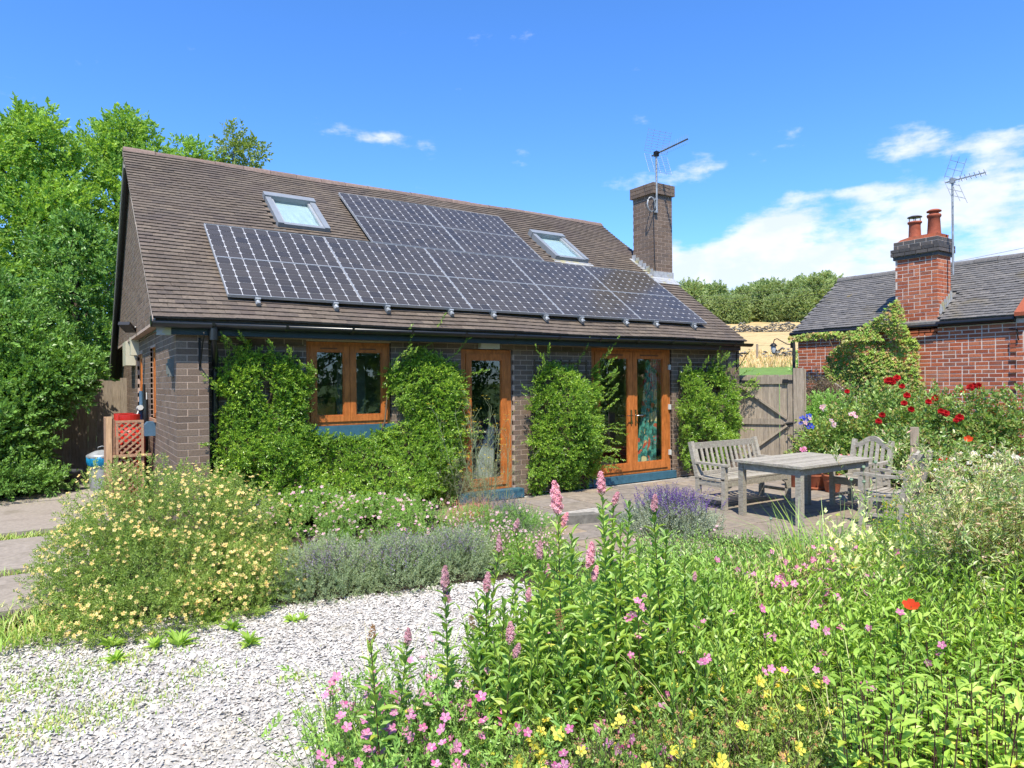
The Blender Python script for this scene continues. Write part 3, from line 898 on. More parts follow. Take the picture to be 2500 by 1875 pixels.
# --- roof
roof = link('roof', MB().prism([rp(-.215, .03, -.01), rp(9.57, .03, -.01), rp(9.57, 5.08, -.01), rp(-.215, 5.08, -.01)], (0, .02, -.05)).mesh('roof', m_tile), house)
rr = MB(); rr.prism([(-.215, 4.02, 5.38), (9.57, 4.02, 5.38), (9.57, 8.75, 1.94), (-.215, 8.75, 1.94)], (0, 0, -.10)); rr.build('rear_roof_slope', m_tile, house)
SK = [(1.64, 2.43), (6.79, 7.60)]
tl = [(0, 0), (.158, 0), (.158, .17), (0, .17)]  # one plain tile
tv = [(a, b, .000 if b == 0 else -.012) for a, b in tl] + [(.0, 0, .029), (.158, 0, .029), (.158, .17, .001), (0, .17, .001)]
tv.insert(8, (.079, 0, .030)); tv.append((.079, .17, .002))
tf = [(0, 1, 5, 8, 4), (4, 8, 9, 7), (8, 5, 6, 9), (1, 2, 6, 5), (3, 0, 4, 7)]
tile_me = MB().add(tv, tf).mesh('roof_tile', m_tile)
tv_np = np.array(tv); tf_tri = np.array([(0, 1, 5), (0, 5, 8), (0, 8, 4), (4, 8, 9), (4, 9, 7), (8, 5, 6), (8, 6, 9), (1, 2, 6), (1, 6, 5), (3, 0, 4), (3, 4, 7)])
tiles = []
for i in range(51):
    t = .0 + i * .0985
    for j in range(-1, 60):
        x = -.235 + j * .1652 + (.0826 if i % 2 else 0); x0 = max(x, -.235); wd = min(x + .1642, 9.585) - x0
        if wd < .05: continue
        xc = x0 + wd / 2
        if any(a - .02 < xc < b + .02 and 2.78 < t + .05 < 3.76 for a, b in SK): continue
        if xc > 9.10 and 2.35 < t + .05 < 3.1: continue
        wave = .010 * math.sin(x * 1.9 + t * 1.3) + .008 * math.sin(x * .7 - t * 2.2 + 1)
        tiles.append((x0 + random.uniform(-.002, .002), t + random.uniform(-.002, .002), wd, wave + random.uniform(-.0005, .0008), random.uniform(-.006, .006), random.uniform(-.005, .005)))


def tilefield(parent, tiles, fn, rotfn, me, mat, n_ind, name, rest, covered=None):
    A = np.array([fn(t[0], t[1]) for t in tiles]); d = np.linalg.norm(A - CAM, axis=1) + (np.array([covered(t) for t in tiles]) * 100 if covered else 0)
    order = np.argsort(d); off = Vector(parent.location) if parent.parent is None else Vector((0, 0, 0))
    for i in order[:n_ind]:
        t = tiles[i]; link(name, me, parent, loc=Vector(fn(t[0], t[1], t[3])) - off, rot=rotfn(t), scale=(t[2] / .158, 1, 1))
    Vs = []
    from mathutils import Euler
    for i in order[n_ind:]:
        t = tiles[i]; R = np.array(Euler(rotfn(t)).to_matrix()); v = tv_np * [t[2] / .158, 1, 1]
        Vs.append(v @ R.T + np.array(fn(t[0], t[1], t[3])) - np.array(off))
    V = np.concatenate(Vs); F = tf_tri[None] + (np.arange(len(Vs)) * len(tv_np))[:, None, None]
    tag(link(rest, npmesh(rest, V, F.reshape(-1, 3), mat), parent), kind='stuff')


cov = lambda t: 1.0 if (.6 < t[0] < 8.7 and .5 < t[1] < 2.3) or (3 < t[0] < 6.2 and 2.3 < t[1] < 4.3) else 0.0
tilefield(roof, tiles, rp, lambda t: (TT + .02 + t[4] * .6, t[5] * .5, t[4] * .3), tile_me, m_tile, 300, 'roof_tile', 'roof_tiling', cov)
# ridge tiles
for j in range(22):
    x0 = -.23 + j * .4464; n = 8; vs, fs = [], []
    dzr = random.uniform(-.006, .008)
    for xx in (x0 + .004, x0 + .442):
        for k in range(n + 1):
            a = math.radians(-18 + 216 * k / n); vs.append((xx, 4.03 - .135 * math.cos(a), 5.335 + dzr + .125 * math.sin(a)))
    for k in range(n): fs.append((k, k + 1, n + 2 + k, n + 1 + k))
    fs += [tuple(range(n, -1, -1)), tuple(range(n + 1, 2 * n + 2))]
    MB().add(vs, fs).build('ridge_tile', m_ridge, house)
# verges: mortar line, boards
MB().beam(rp(-.222, .0, -.022), rp(-.222, 5.06, -.022), .022, .03, up=(0, -SA, CA)).build('verge_mortar', m_lime, house)
MB().beam((-.21, 4.10, 5.21), (-.21, 8.78, 1.80), .022, .17, up=(0, 1, 1)).build('bargeboard', plain('pale_barge_paint', (.20, .20, .185), .6, .3, 9), house, )
MB().beam((-.185, 4.10, 5.19), (-.185, 8.78, 1.78), .03, .15, up=(0, 1, 1)).build('bargeboard', m_fascia, house)
MB().prism([(-.2, 4.05, 5.26), (-.12, 4.05, 5.26), (-.12, 8.75, 1.83), (-.2, 8.75, 1.83)], (0, -.01, -.015)).build('soffit', m_fascia, house)
MB().box(-.20, 9.45, -.075, -.045, 2.255, 2.40).build('fascia_board', m_fascia, house)
MB().box(-.20, 9.45, -.045, .215, 2.285, 2.30).build('soffit', m_fascia, house)
MB().box(-.20, -.06, -.09, -.046, 2.245, 2.37).build('eave_box_end', m_lead, house)
# gutter, brackets and downpipe
g = MB(); n = 10; gx = [-.255, 9.66]; vs = []
for xx in gx:
    for rr_ in (.060, .054):
        for k in range(n + 1):
            a = math.pi + math.pi * k / n; vs.append((xx, -.142 + rr_ * math.cos(a), 2.382 + rr_ * math.sin(a)))
m1 = n + 1; fs = []
for k in range(n):
    fs += [(k, k + 1, 2 * m1 + k + 1, 2 * m1 + k), (m1 + k + 1, m1 + k, 3 * m1 + k, 3 * m1 + k + 1), (k, m1 + k, m1 + k + 1, k + 1), (2 * m1 + k, 2 * m1 + k + 1, 3 * m1 + k + 1, 3 * m1 + k)]
fs += [(0, 2 * m1, 3 * m1, m1), (n, m1 + n, 3 * m1 + n, 2 * m1 + n)]
g.add(vs, fs, 0, True)
g.tube([(-.262, -.142, 2.382), (-.254, -.142, 2.382)], .062, 14)
g.build('gutter', m_plastic, house)
for j in range(12):
    x = .35 + j * .80; b = MB(); vs, fs = [], []
    for xx in (x - .016, x + .016):
        for k in range(n + 1): a = math.pi * .97 + math.pi * 1.06 * k / n; vs.append((xx, -.142 + .067 * math.cos(a), 2.382 + .067 * math.sin(a)))
    for k in range(n): fs.append((k, k + 1, n + 2 + k, n + 1 + k))
    b.add(vs, fs, 0, True); b.build('gutter_bracket', m_plastic, house)
dp = MB(); dp.tube([(.36, -.142, 2.34), (.36, -.142, 2.20)], .048, 12); dp.tube([(.36, -.142, 2.24), (.36, -.142, 2.17), (.40, .02, 2.02), (.42, .14, 1.95), (.42, .15, 1.85), (.42, .15, .0)], .034, 12)
for z in (1.8, .9): dp.tube([(.42, .15, z), (.42, .15, z + .05)], .040, 12)
dp.build('downpipe', m_plastic, house)


# --- windows and doors of the front
def opening(kind, x0, x1, z0, z1, sashes, fw, swd, y=YW, parent=house, bottom=None, deep=.03, lab=None, vents=True):
    """uPVC unit: outer frame, one sash per leaf, a pane in each"""
    u = bpy.data.objects.new(kind, None); COL.objects.link(u); u.parent = parent; KIDS.setdefault(parent.name, []).append(u)
    yf = y + deep; f = MB()
    f.box(x0, x0 + fw, yf, yf + .07, z0, z1); f.box(x1 - fw, x1, yf, yf + .07, z0, z1)
    f.box(x0 + fw, x1 - fw, yf, yf + .07, z1 - fw, z1); f.box(x0 + fw, x1 - fw, yf, yf + .07, z0, z0 + fw)
    f.build('frame', m_oak, u)
    n = len(sashes); ys = yf - .016
    for (a, b) in sashes:
        s = MB(); c, d = z0 + fw * .8, z1 - fw * .75; bt = bottom or swd
        for (p, q, r_, t_) in ((a, a + swd, c, d), (b - swd, b, c, d), (a + swd, b - swd, d - swd, d), (a + swd, b - swd, c, c + bt)):
            s.box(p, q, ys, ys + .06, r_, t_)
        i = .012                                            # sloped glazing bead
        A_ = (a + swd, b - swd, c + bt, d - swd)
        for (p, q, r_, t_) in ((A_[0], A_[0] + i, A_[2], A_[3]), (A_[1] - i, A_[1], A_[2], A_[3]), (A_[0] + i, A_[1] - i, A_[3] - i, A_[3]), (A_[0] + i, A_[1] - i, A_[2], A_[2] + i)):
            s.box(p, q, ys + .012, ys + .05, r_, t_)
        s.build('sash', m_oak, u)
        MB().box(A_[0] + i, A_[1] - i, ys + .026, ys + .030, A_[2] + i, A_[3] - i).build('pane', m_glass, u)
        if vents:
            MB().box(a + swd * 1.7, b - swd * 2.2, ys - .008, ys - .001, d - swd * .62, d - swd * .40).build('trickle_vent', plain('bronze_vent', (.20, .085, .04), .5, .1, 8, bs=0) if 'bronze_vent' not in bpy.data.materials else bpy.data.materials['bronze_vent'], u)
    return u


opening('window', 1.50, 2.61, 1.17, 2.235, [(1.545, 2.055), (2.060, 2.575)], .06, .075)
MB().box(1.42, 2.68, YW - .055, YW + .05, .98, 1.165).build('window_sill', m_blue, house)
d1 = opening('door', 3.70, 4.555, .13, 2.18, [(3.78, 4.47)], .08, .085, bottom=.10, vents=False)
fd = opening('french_doors', 6.11, 7.92, .13, 2.25, [(6.19, 7.013), (7.019, 7.84)], .075, .10, bottom=.12)
MB().box(3.55, 4.66, YW - .15, YW + .02, .0, .128).build('doorstep', m_blue, house)
MB().box(5.98, 7.99, YW - .05, YW + .02, .0, .125).build('doorstep', m_blue, house)
for sx, sgn in ((6.965, -1), (7.065, 1)):
    h = MB(); h.box(sx - .014, sx + .014, YW - .006, YW + .012, .98, 1.22); h.tube([(sx, YW - .0, 1.12), (sx, YW - .045, 1.12), (sx + sgn * .13, YW - .045, 1.125)], .009, 8)
    h.build('handle', m_chrome, fd)
for z in (.4, 1.2, 1.9): MB().box(7.87, 7.915, YW - .004, YW + .028, z, z + .09).build('hinge', m_white, fd)
# bulkhead lamp over the single door, alarm style fittings on the gable
MB().box(3.98, 4.30, YW - .07, YW, 2.19, 2.275).build('bulkhead_lamp', m_white, house)
# windows of the gable end
for (y0, y1, z0, z1) in ((G1[0], G1[1], G1[2], G1[3]), (G2[0], G2[1], G2[2], G2[3])):
    u = bpy.data.objects.new('window', None); COL.objects.link(u); u.parent = house; KIDS.setdefault(house.name, []).append(u)
    f = MB(); X0, X1 = .035, .10
    f.box(X0, X1, y0, y0 + .07, z0, z1); f.box(X0, X1, y1 - .07, y1, z0, z1); f.box(X0, X1, y0 + .07, y1 - .07, z1 - .07, z1); f.box(X0, X1, y0 + .07, y1 - .07, z0, z0 + .07)
    f.box(X0 - .02, X1, y0 + (y1 - y0) * .48, y0 + (y1 - y0) * .56, z0 + .07, z1 - .07); f.build('frame', m_oak, u)
    MB().box(.06, .064, y0 + .07, y1 - .07, z0 + .07, z1 - .07).build('pane', m_glass, u)
    MB().box(-.02, .12, y0 - .02, y1 + .02, z0 - .045, z0).build('window_sill', m_lattice, u)
j = MB(); j.box(-.15, -.0, 5.05, 5.75, 2.05, 2.46); j.build('junction_box', m_cream, house)
j = MB(); j.box(-.12, 0, 4.40, 4.62, 2.20, 2.50); j.build('sensor_box', m_cream, house)
fl = MB(); fl.tube([(-.12, 3.35, 2.57), (-.19, 3.35, 2.54)], .03, 8); fl.beam((-.18, 3.42, 2.52), (-.29, 3.22, 2.62), .16, .05); fl.build('security_light', m_plastic, house)
ca = MB(); ca.tube([(-.020, y, 2.425 + .008 * math.sin(y * 5)) for y in np.linspace(.3, 8.3, 40)], .009, 5); ca.tube([(-.012, y, 2.40 + .01 * math.sin(y * 7)) for y in np.linspace(5, 8.3, 14)], .008, 5); ca.build('cable', m_plastic, house)
so = MB(); so.box(-.05, 0, .20, .34, 1.80, 2.0); so.box(-.065, -.05, .22, .32, 1.83, 1.95); so.build('outdoor_socket', plain('grey_plastic', (.20, .22, .21), .5, .1, 8, bs=0), house)
mb = MB(); mb.prism([(-.13, 2.30, 1.02), (-.13, 2.30, 1.17), (-.09, 2.30, 1.21), (0, 2.30, 1.21), (0, 2.30, 1.02)], (0, -.20, 0)); mb.build('meter_box', m_meter, house)
pp = MB(); pp.tube([(-.07, 3.2, 1.0), (-.07, 3.2, 1.62)], .035, 8); pp.build('vent_pipe', m_meter, house)
pp = MB(); pp.tube([(-.05, 3.08, .6), (-.05, 3.08, 1.72)], .02, 8); pp.tube([(-.04, 2.9, 0), (-.04, 2.9, 1.5)], .03, 6); pp.build('black_pipe', m_plastic, house)
pp = MB(); pp.tube([(-.10, 3.28, 1.36), (-.10, 3.05, 1.38)], .04, 8); pp.tube([(-.10, 3.2, 1.36), (-.16, 3.0, 1.25), (-.26, 2.8, 1.14)], .012, 6); pp.tube([(-.02, 3.02, 1.0), (-.02, 3.02, 1.6)], .008, 6); pp.build('gas_regulator', m_white, house)
# hanging basket brackets on the two piers
for (bxx, yy, sx) in ((.235, 0, 1), (9.42, 0, 1)):
    b = thing('basket_bracket', 'scrolled black iron hanging bracket on the ' + ('left brick pier by the gutter outlet' if bxx < 1 else 'right brick pier beside the gate'), 'bracket', (bxx, yy, 1.9))
    q = MB(); q.box(-.012, .012, -.010, -.0005, -.02, .33); q.tube([(0, -.01, .30), (0, -.26, .30)], .007, 6)
    q.tube([(0, -.01, .02), (0, -.10, .10), (0, -.2, .25), (0, -.26, .30)], .007, 6)
    q.tube([(0, -.26, .30), (0, -.30, .33), (0, -.30, .37), (0, -.27, .37)], .006, 6); q.build('arm', m_iron, b)

# --- skylights
for k, (a, b) in enumerate(SK):
    u = bpy.data.objects.new('skylight', None); COL.objects.link(u); u.parent = house; KIDS.setdefault(house.name, []).append(u)
    t0, t1 = 2.72, 3.80
    def rb(x0, x1, ta, tb, h0, h1): return [rp(x0, ta, h0), rp(x1, ta, h0), rp(x1, tb, h0), rp(x0, tb, h0)], tuple(np.array(rp(0, 0, h1)) - np.array(rp(0, 0, h0)))
    f = MB()
    for q in ((a, a + .085, t0, t1, -.02, .10), (b - .085, b, t0, t1, -.02, .10), (a - .01, b + .01, t1 - .12, t1 + .02, -.02, .125), (a + .085, b - .085, t0, t0 + .075, -.02, .085)):
        P_, o_ = rb(*q); f.prism(P_, o_)
    f.build('frame', m_grey_al, u)
    f = MB()
    for q in ((a + .085, a + .12, t0 + .075, t1 - .12, .0, .075), (b - .12, b - .085, t0 + .075, t1 - .12, .0, .075), (a + .12, b - .12, t0 + .075, t0 + .11, .0, .07)):
        P_, o_ = rb(*q); f.prism(P_, o_)
    f.build('sash', m_silver, u)
    P_, o_ = rb(a + .12, b - .12, t0 + .11, t1 - .12, .050, .056); MB().prism(P_, o_).build('pane', m_skyglass, u)
    # rumpled white blind beneath
    nx, ny = 14, 18; vs = []
    for jy in range(ny + 1):
        for ix in range(nx + 1):
            x = a + .12 + (b - a - .24) * ix / nx; t = t0 + .11 + (t1 - t0 - .23) * jy / ny
            vs.append(rp(x, t, .020 + .012 * math.sin(ix * 1.9 + jy * .5) * (jy < 11) + .006 * math.sin(jy * 2.1)))
    MB().add(vs, [(jy * (nx + 1) + ix, jy * (nx + 1) + ix + 1, (jy + 1) * (nx + 1) + ix + 1, (jy + 1) * (nx + 1) + ix) for jy in range(ny) for ix in range(nx)], 0, True).build('blind', plain('aqua_white_blind', (.60, .66, .66), .6, .1, 5, bs=0) if k == 0 else bpy.data.materials['aqua_white_blind'], u)
    P_, o_ = rb(a - .06, b + .08, t0 - .14, t0, .012, .020); MB().prism(P_, o_).build('flashing', m_lead, u)

# --- chimney of the house
ch = link('chimney', MB().box(9.1222, 9.6578, 1.8022, 2.3978, 0, 5.60).mesh('chimney_core', m_mortar), house)
bxx = []
for a, b, za, zb in bond(9.12, 9.66, 3.6, 5.56, seed=6): bxx.append((a, 1.80 + rj(), za, b - a, .03, zb - za, 0, -1))
for a, b, za, zb in bond(1.833, 2.40, 3.8, 5.56, seed=7): bxx.append((9.12 + rj(), a, za, .03, b - a, zb - za, -1, 0))
for i, (o_, za) in enumerate(((.045, 5.565), (.045, 5.64), (.045, 5.715))):
    for a, b, _, _ in bond(9.12 - o_, 9.66 + o_, 0, .08, seed=8 + i, datum=-.075 * i): bxx.append((a, 1.80 - o_, za, b - a, .07, .068, 0, -1))
    for a, b, _, _ in bond(1.87 - o_, 2.40 + o_, 0, .08, seed=18 + i, datum=-.075 * i): bxx.append((9.12 - o_, a, za, .07, b - a, .068, -1, 0))
brickwork(ch, bxx, unit, m_brick, 200, 'chimney_brick', 'chimney_brickwork')
MB().box(9.10, 9.68, 1.78, 2.42, 5.60, 5.785).build('chimney_top', m_mortar, ch)
f = MB()
for i in range(6):
    y0 = 1.82 + i * .10; z = EZ + SL * (y0 - EY) ; f.prism([(9.108, y0, z + .0), (9.108, y0 + .11, z + .07), (9.108, y0 + .11, z + .20), (9.108, y0, z + .20)], (.01, 0, 0))
f.prism([(9.10, 1.785, 3.80), (9.68, 1.785, 3.80), (9.68, 1.785, 3.97), (9.10, 1.785, 3.97)], (0, .014, 0))
P4 = [rp(9.02, 2.10, .030), rp(9.66, 2.10, .030), rp(9.66, 2.36, .036), rp(9.02, 2.36, .036)]; f.prism(P4, (0, -.005, .008))
P4 = [rp(8.99, 2.10, .032), rp(9.12, 2.10, .032), rp(9.12, 3.15, .032), rp(9.03, 3.15, .032)]; f.prism(P4, (0, -.005, .008))
f.build('flashing', m_lead, ch)


# ------------------------------------------------------------------ solar panels: 14 separate ones
pm_frame = MB(); PW, PH, TH = 1.647, .962, .038
for (x0, x1, y0, y1) in ((0, PW, 0, .008), (0, PW, PH - .008, PH), (0, .008, .008, PH - .008), (PW - .008, PW, .008, PH - .008)): pm_frame.box(x0, x1, y0, y1, 0, TH)
me_frame = pm_frame.mesh('panel_frame', m_silver)
me_back = MB().box(.008, PW - .008, .008, PH - .008, .006, .028).mesh('backsheet', m_back)
cc = .017; hx, hy = .0768, .0733
octo = [(-hx + cc, -hy), (hx - cc, -hy), (hx, -hy + cc), (hx, hy - cc), (hx - cc, hy), (-hx + cc, hy), (-hx, hy - cc), (-hx, -hy + cc)]
me_cell = MB().prism([(x, y, 0) for x, y in octo], (0, 0, .0035)).mesh('cell', m_cell)
me_gl = None


def panel(x, t, label):
    p = thing('solar_panel', label, 'solar panel', rp(x, t, .075), group='solar panels on the house roof')
    p.rotation_euler = (TT, 0, 0)
    link('frame', me_frame, p); link('backsheet', me_back, p)
    for i in range(10):
        for jj in range(6):
            link('cell', me_cell, p, loc=(.010 + (i + .5) * (PW - .020) / 10, .010 + (jj + .5) * (PH - .020) / 6, .0285))
    return p


ordn = ['leftmost', 'second from the left', 'middle', 'fourth from the left', 'rightmost']
for row in range(2):
    for i in range(5):
        panel(.57 + i * 1.652, .42 + row * .966, '%s solar panel in the %s row above the gutter' % (ordn[i], ('lowest', 'second')[row]))
for row in range(2):
    for i in range(2):
        panel(3.0 + i * 1.652, 2.375 + row * .966, '%s solar panel in the %s row between the skylights' % (('left', 'right')[i], ('third', 'topmost')[row]))
rl = thing('panel_rail', 'black mounting rails with end clamps under the solar panels', 'mounting rail')
for i in range(5):
    for fx in (.33, 1.28):
        x = .57 + i * 1.652 + fx; q = MB(); q.prism([rp(x - .02, .30, .03), rp(x + .02, .30, .03), rp(x + .02, 2.4, .03), rp(x - .02, 2.4, .03)], tuple(np.array(rp(0, 0, .06)) - np.array(rp(0, 0, 0)) - np.array((0, 0, .0))))
        q.build('rail', m_grey_al, rl)
        q = MB(); q.tube([rp(x, .36, .07), rp(x, .30, .06)], .03, 8); q.tube([rp(x - .03, .37, .10), rp(x + .03, .37, .10)], .018, 6); q.build('end_clamp', m_galv, rl)


# ------------------------------------------------------------------ aerials
def aerial(loc, mast_h, boom_dir, boom_len, label, fine=True):
    t = thing('tv_aerial', label, 'aerial', loc); top = mast_h
    MB().tube([(0, 0, 0), (0, 0, top)], .021, 8).build('mast', m_galv, t)
    d = Vector(boom_dir).normalized(); s = Vector((-d.y, d.x, 0)); u = Vector((0, 0, 1)); o = Vector((0, 0, top - .03))
    b = MB(); b.beam(o - d * .14, o + d * boom_len, .022, .022); b.box(-.04, .04, -.04, .04, top - .08, top + .02)
    b.build('boom', m_iron if fine else m_galv, t)
    n = 14 if fine else 6
    for k in range(n):
        f = .16 + (boom_len - .18) * k / (n - 1); c = o + d * f; q = MB(); L = .085
        if fine:
            q.tube([c - s * L * .3 - u * L, c - s * L * .3 + u * L], .0035, 4); q.tube([c + s * L * .3 - u * L, c + s * L * .3 + u * L], .0035, 4); q.tube([c - s * L * .4, c + s * L * .4], .008, 4)
        else:
            for a in (-.7, .7, 2.2, -2.2):
                q.tube([c, c + s * math.cos(a) * .07 + u * math.sin(a) * .07], .006, 4)
        q.build('director', m_galv, t)
    for sg in (1, -1):
        q = MB(); W_, H_ = .29 if fine else .26, .46
        e0 = o - d * .02 + u * .02 * sg; dirv = (u * sg * .93 + d * (.34 if sg > 0 else .36)).normalized()
        nr = 9 if fine else 3; ncl = 5 if fine else 3
        for i in range(nr):
            p = e0 + dirv * H_ * (i + .3) / nr; q.tube([p - s * W_, p + s * W_], .0032 if fine else .005, 4)
        for i in range(ncl):
            x = -W_ + 2 * W_ * i / (ncl - 1); q.tube([e0 + s * x, e0 + s * x + dirv * H_], .0032 if fine else .005, 4)
        q.build('reflector', m_galv, t)
    return t


aerial((9.17, 1.755, 5.20), 1.20, (-.12, -.99, 0), .95, 'large TV aerial with mesh reflector on the brown brick chimney')
q = thing('aerial_bracket', 'round galvanised bracket lashing the aerial mast to the brown brick chimney', 'bracket', (9.17, 1.79, 5.30))
w = MB(); w.tube([(-.16 + .11 * math.cos(a) + .02, -.02, .02 + .15 * math.sin(a)) for a in np.linspace(0, 6.28, 13)], .014, 6); w.box(-.05, .02, -.05, .0, -.14, -.10); w.box(-.03, .02, -.05, .0, .12, .16); w.build('cradle', m_galv, q)
w = MB(); w.tube([(-.06, -.012, .10), (-.06, -.006, -.3), (-.05, -.010, -1.0), (-.03, -.01, -1.32)], .009, 5); w.build('cable', m_plastic, q)
aerial((14.0, -1.70, 3.80), 1.93, (-.08, -.99, 0), .62, 'smaller TV aerial on a tall mast beside the red brick chimney', False)

# ================================================================== THE RED BRICK COTTAGE
cot = thing('cottage', 'red brick cottage with grey tiled roof and tall red chimney', 'house')
WX, CY0, CY1 = 13.70, -6.0, 1.60
bx = []
for a, b, za, zb in bond(CY0, CY1, -.15, 2.76, headers=.22, L=.213, J=.017, H=.0605, seed=21, datum=-.15):
    z_ = zb + random.uniform(-.003, .001); p = random.uniform(-.002, .001) - (.03 if a < -2.9 else 0); col = 0
    bx.append((WX + p, a + random.uniform(0, .004), za, .05, b - a - random.uniform(0, .004), z_ - za, -1, 0))
red_me = MB().box(0, 1, 0, 1, 0, 1).mesh('red_brick', m_red)
brickwork(cot, bx, red_me, m_red, 300)
w = MB(); w.box(WX + .003, WX + .3, CY0, CY1 - .01, -.2, 2.80); w.box(WX + .003 - .03, WX + .1, CY0, -2.9, -.2, 2.80); w.box(WX + .3, 19, CY1 - .3, CY1 - .01, -.2, 2.8)
w.prism([(WX + .2, CY1 - .02, 2.7), (17.8, CY1 - .02, 2.7), (15.75, CY1 - .02, 4.2)], (0, -.3, 0)); w.build('wall', m_lime, cot)
CE, CT = 2.86, math.atan(.685)                       # eave height, pitch
def cp(y, t, h=0.0): return (WX - .07 + t * math.cos(CT) - h * math.sin(CT), y, CE + t * math.sin(CT) + h * math.cos(CT))
croof = link('roof', MB().prism([cp(1.68, .02, -.012), cp(CY0, .02, -.012), cp(CY0, 2.5, -.012), cp(1.68, 2.5, -.012)], (0, 0, -.05)).mesh('roof', m_slate), cot)
MB().prism([(15.70, 1.68, 4.24), (17.9, 1.68, 2.75), (17.9, CY0, 2.75), (15.70, CY0, 4.24)], (0, 0, -.08)).build('rear_roof_slope', m_slate, cot)
slate_me = MB().add(tv, tf).mesh('roof_tile', m_slate)
tiles = []
for i in range(25):
    t = i * .0985
    for jj in range(48):
        y = 1.70 - jj * .1655 - (.0828 if i % 2 else 0); wd = .1645
        if y - wd < CY0: continue
        if -1.56 < y - .08 < -.70 and t < 1.15: continue
        tiles.append((y, t + random.uniform(-.006, .006), wd, random.uniform(-.002, .004) + .006 * math.sin(y * 2.5 + t), random.uniform(-.02, .02), random.uniform(-.02, .02)))
tilefield(croof, tiles, cp, lambda t: (CT + .02 + t[4], t[5], -math.pi / 2), slate_me, m_slate, 300, 'roof_tile', 'roof_tiling')
from mathutils import Euler
for jj in range(17):
    y0 = 1.70 - jj * .45; vs = []; n = 8; dzr = random.uniform(-.004, .01)
    for yy in (y0, y0 - .44):
        for k in range(n + 1):
            a = math.radians(-25 + 230 * k / n); vs.append((15.66 - .13 * math.cos(a), yy, 4.20 + dzr + .11 * math.sin(a)))
    MB().add(vs, [(k, k + 1, n + 2 + k, n + 1 + k) for k in range(n)] + [tuple(range(n, -1, -1)), tuple(range(n + 1, 2 * n + 2))]).build('ridge_tile', m_slate, cot)
w = MB(); w.box(WX - .02, WX - .006, -.70, 1.66, 2.74, 2.84); w.box(WX - .02, WX - .006, CY0, -1.56, 2.74, 2.84); w.build('fascia_board', m_fascia, cot)
w = MB(); w.tube([(WX - .075, 1.74, 2.80), (WX - .075, -.75, 2.79)], .052, 10); w.tube([(WX - .12, -.75, 2.77), (WX - .10, -1.6, 2.77)], .03, 8); w.tube([(WX - .075, -1.55, 2.80), (WX - .075, -2.9, 2.80)], .052, 10); w.build('gutter', m_plastic, cot)
w = MB(); w.tube([(WX - .08, 1.66, 2.78), (WX - .08, 1.66, 2.66), (WX - .06, 1.66, 2.52), (WX - .06, 1.66, 0)], .036, 10)
for z in (2.3, 1.5, .7): w.tube([(WX - .06, 1.66, z), (WX - .06, 1.66, z + .05)], .043, 10)
w.build('downpipe', plain('grey_cast_pipe', (.05, .055, .06), .4, .2, 6, bs=0), cot)
w = MB(); w.prism([(WX - .16, -2.92, 2.84), (WX - .16, -3.16, 2.84), (15.7, -3.16, 4.34), (15.7, -2.92, 4.34)], (0, 0, .07)); w.build('coping', m_red, cot)
w = MB(); w.tube([(WX - .05, -2.8, 2.62), (WX - .05, -2.92, 2.60), (WX - .06, -2.95, 2.4)], .014, 6); w.build('bracket', m_iron, cot)
# chimney
cc = link('chimney', MB().box(13.703, 14.255, -1.537, -.713, 2.6, 4.56).mesh('chimney_core', m_lime), cot)
bxr = []
for k in range(19):
    z = 2.765 + k * .0765; r = random.Random(k)
    ys = [-1.54]; y = -1.54 - (.11 if k % 2 else 0)
    for a, b, _, _ in bond(-1.54, -.71, 0, .08, headers=.3, seed=100 + k, datum=-.0765 * (k % 2), L=.213, J=.016): bxr.append((13.70 + r.uniform(-.002, .001), a, z, .05, b - a, .061, -1, 0))
    for a, b, _, _ in bond(13.752, 14.26, 0, .08, headers=.2, seed=200 + k, datum=-.0765 * ((k + 1) % 2), J=.015): bxr.append((a, -1.54 + r.uniform(-.002, .001), z, b - a, .05, .061, 0, -1))
brickwork(cc, bxr, red_me, m_red, 160, 'chimney_brick', 'chimney_brickwork')
blk_me = MB().box(0, 1, 0, 1, 0, 1).mesh('black_brick', m_blackbrick)
bxk = []
for k, o_ in enumerate((.03, .065, .065, .02, .02)):
    z = 4.205 + k * .077
    for a, b, _, _ in bond(-1.54 - o_, -.71 + o_, 0, .08, headers=.15, seed=300 + k, datum=-.075 * (k % 2)): bxk.append((13.70 - o_, a, z, .09, b - a, .067, -1, 0))
    for a, b, _, _ in bond(13.79 - o_, 14.26 + o_, 0, .08, seed=320 + k, datum=-.075 * (k % 2)): bxk.append((a, -1.54 - o_, z, b - a, .09, .067, 0, -1))
brickwork(cc, bxk, blk_me, m_blackbrick, 90, 'crown_brick', 'crown_brickwork')
MB().box(13.683, 14.277, -1.557, -.693, 4.2, 4.585).build('crown_core', m_lime, cc)
w = MB(); w.prism([(13.72, -1.52, 4.585), (13.72, -.74, 4.585), (13.74, -.80, 4.63), (13.74, -1.0, 4.665), (13.74, -1.52, 4.665)], (.5, 0, 0)); w.build('flaunching', m_red, cc)
w = MB(); w.box(13.76, 14.27, -1.553, -1.541, 3.02, 3.12)
for i in range(6): x = 13.78 + i * .085; z = CE + (x - WX + .14) * .685; w.prism([(x, -1.556, z - .02), (x + .09, -1.556, z + .04), (x + .09, -1.556, z + .2), (x, -1.556, z + .2)], (0, .01, 0))
w.build('flashing', m_lead, cc)
cx_, cy_ = 13.93, -1.00
p1 = link('chimney_pot', MB().lathe((cx_, cy_, 4.62), [(.125, 0), (.118, .04), (.108, .3), (.112, .33), (.135, .35), (.135, .38), (.10, .38), (.09, .1)], 18).mesh('chimney_pot', m_pot), cot)
w = MB(); w.lathe((cx_, cy_, 5.10), [(0, .03), (.08, .025), (.135, .005), (.14, -.01), (0, -.005)], 18)
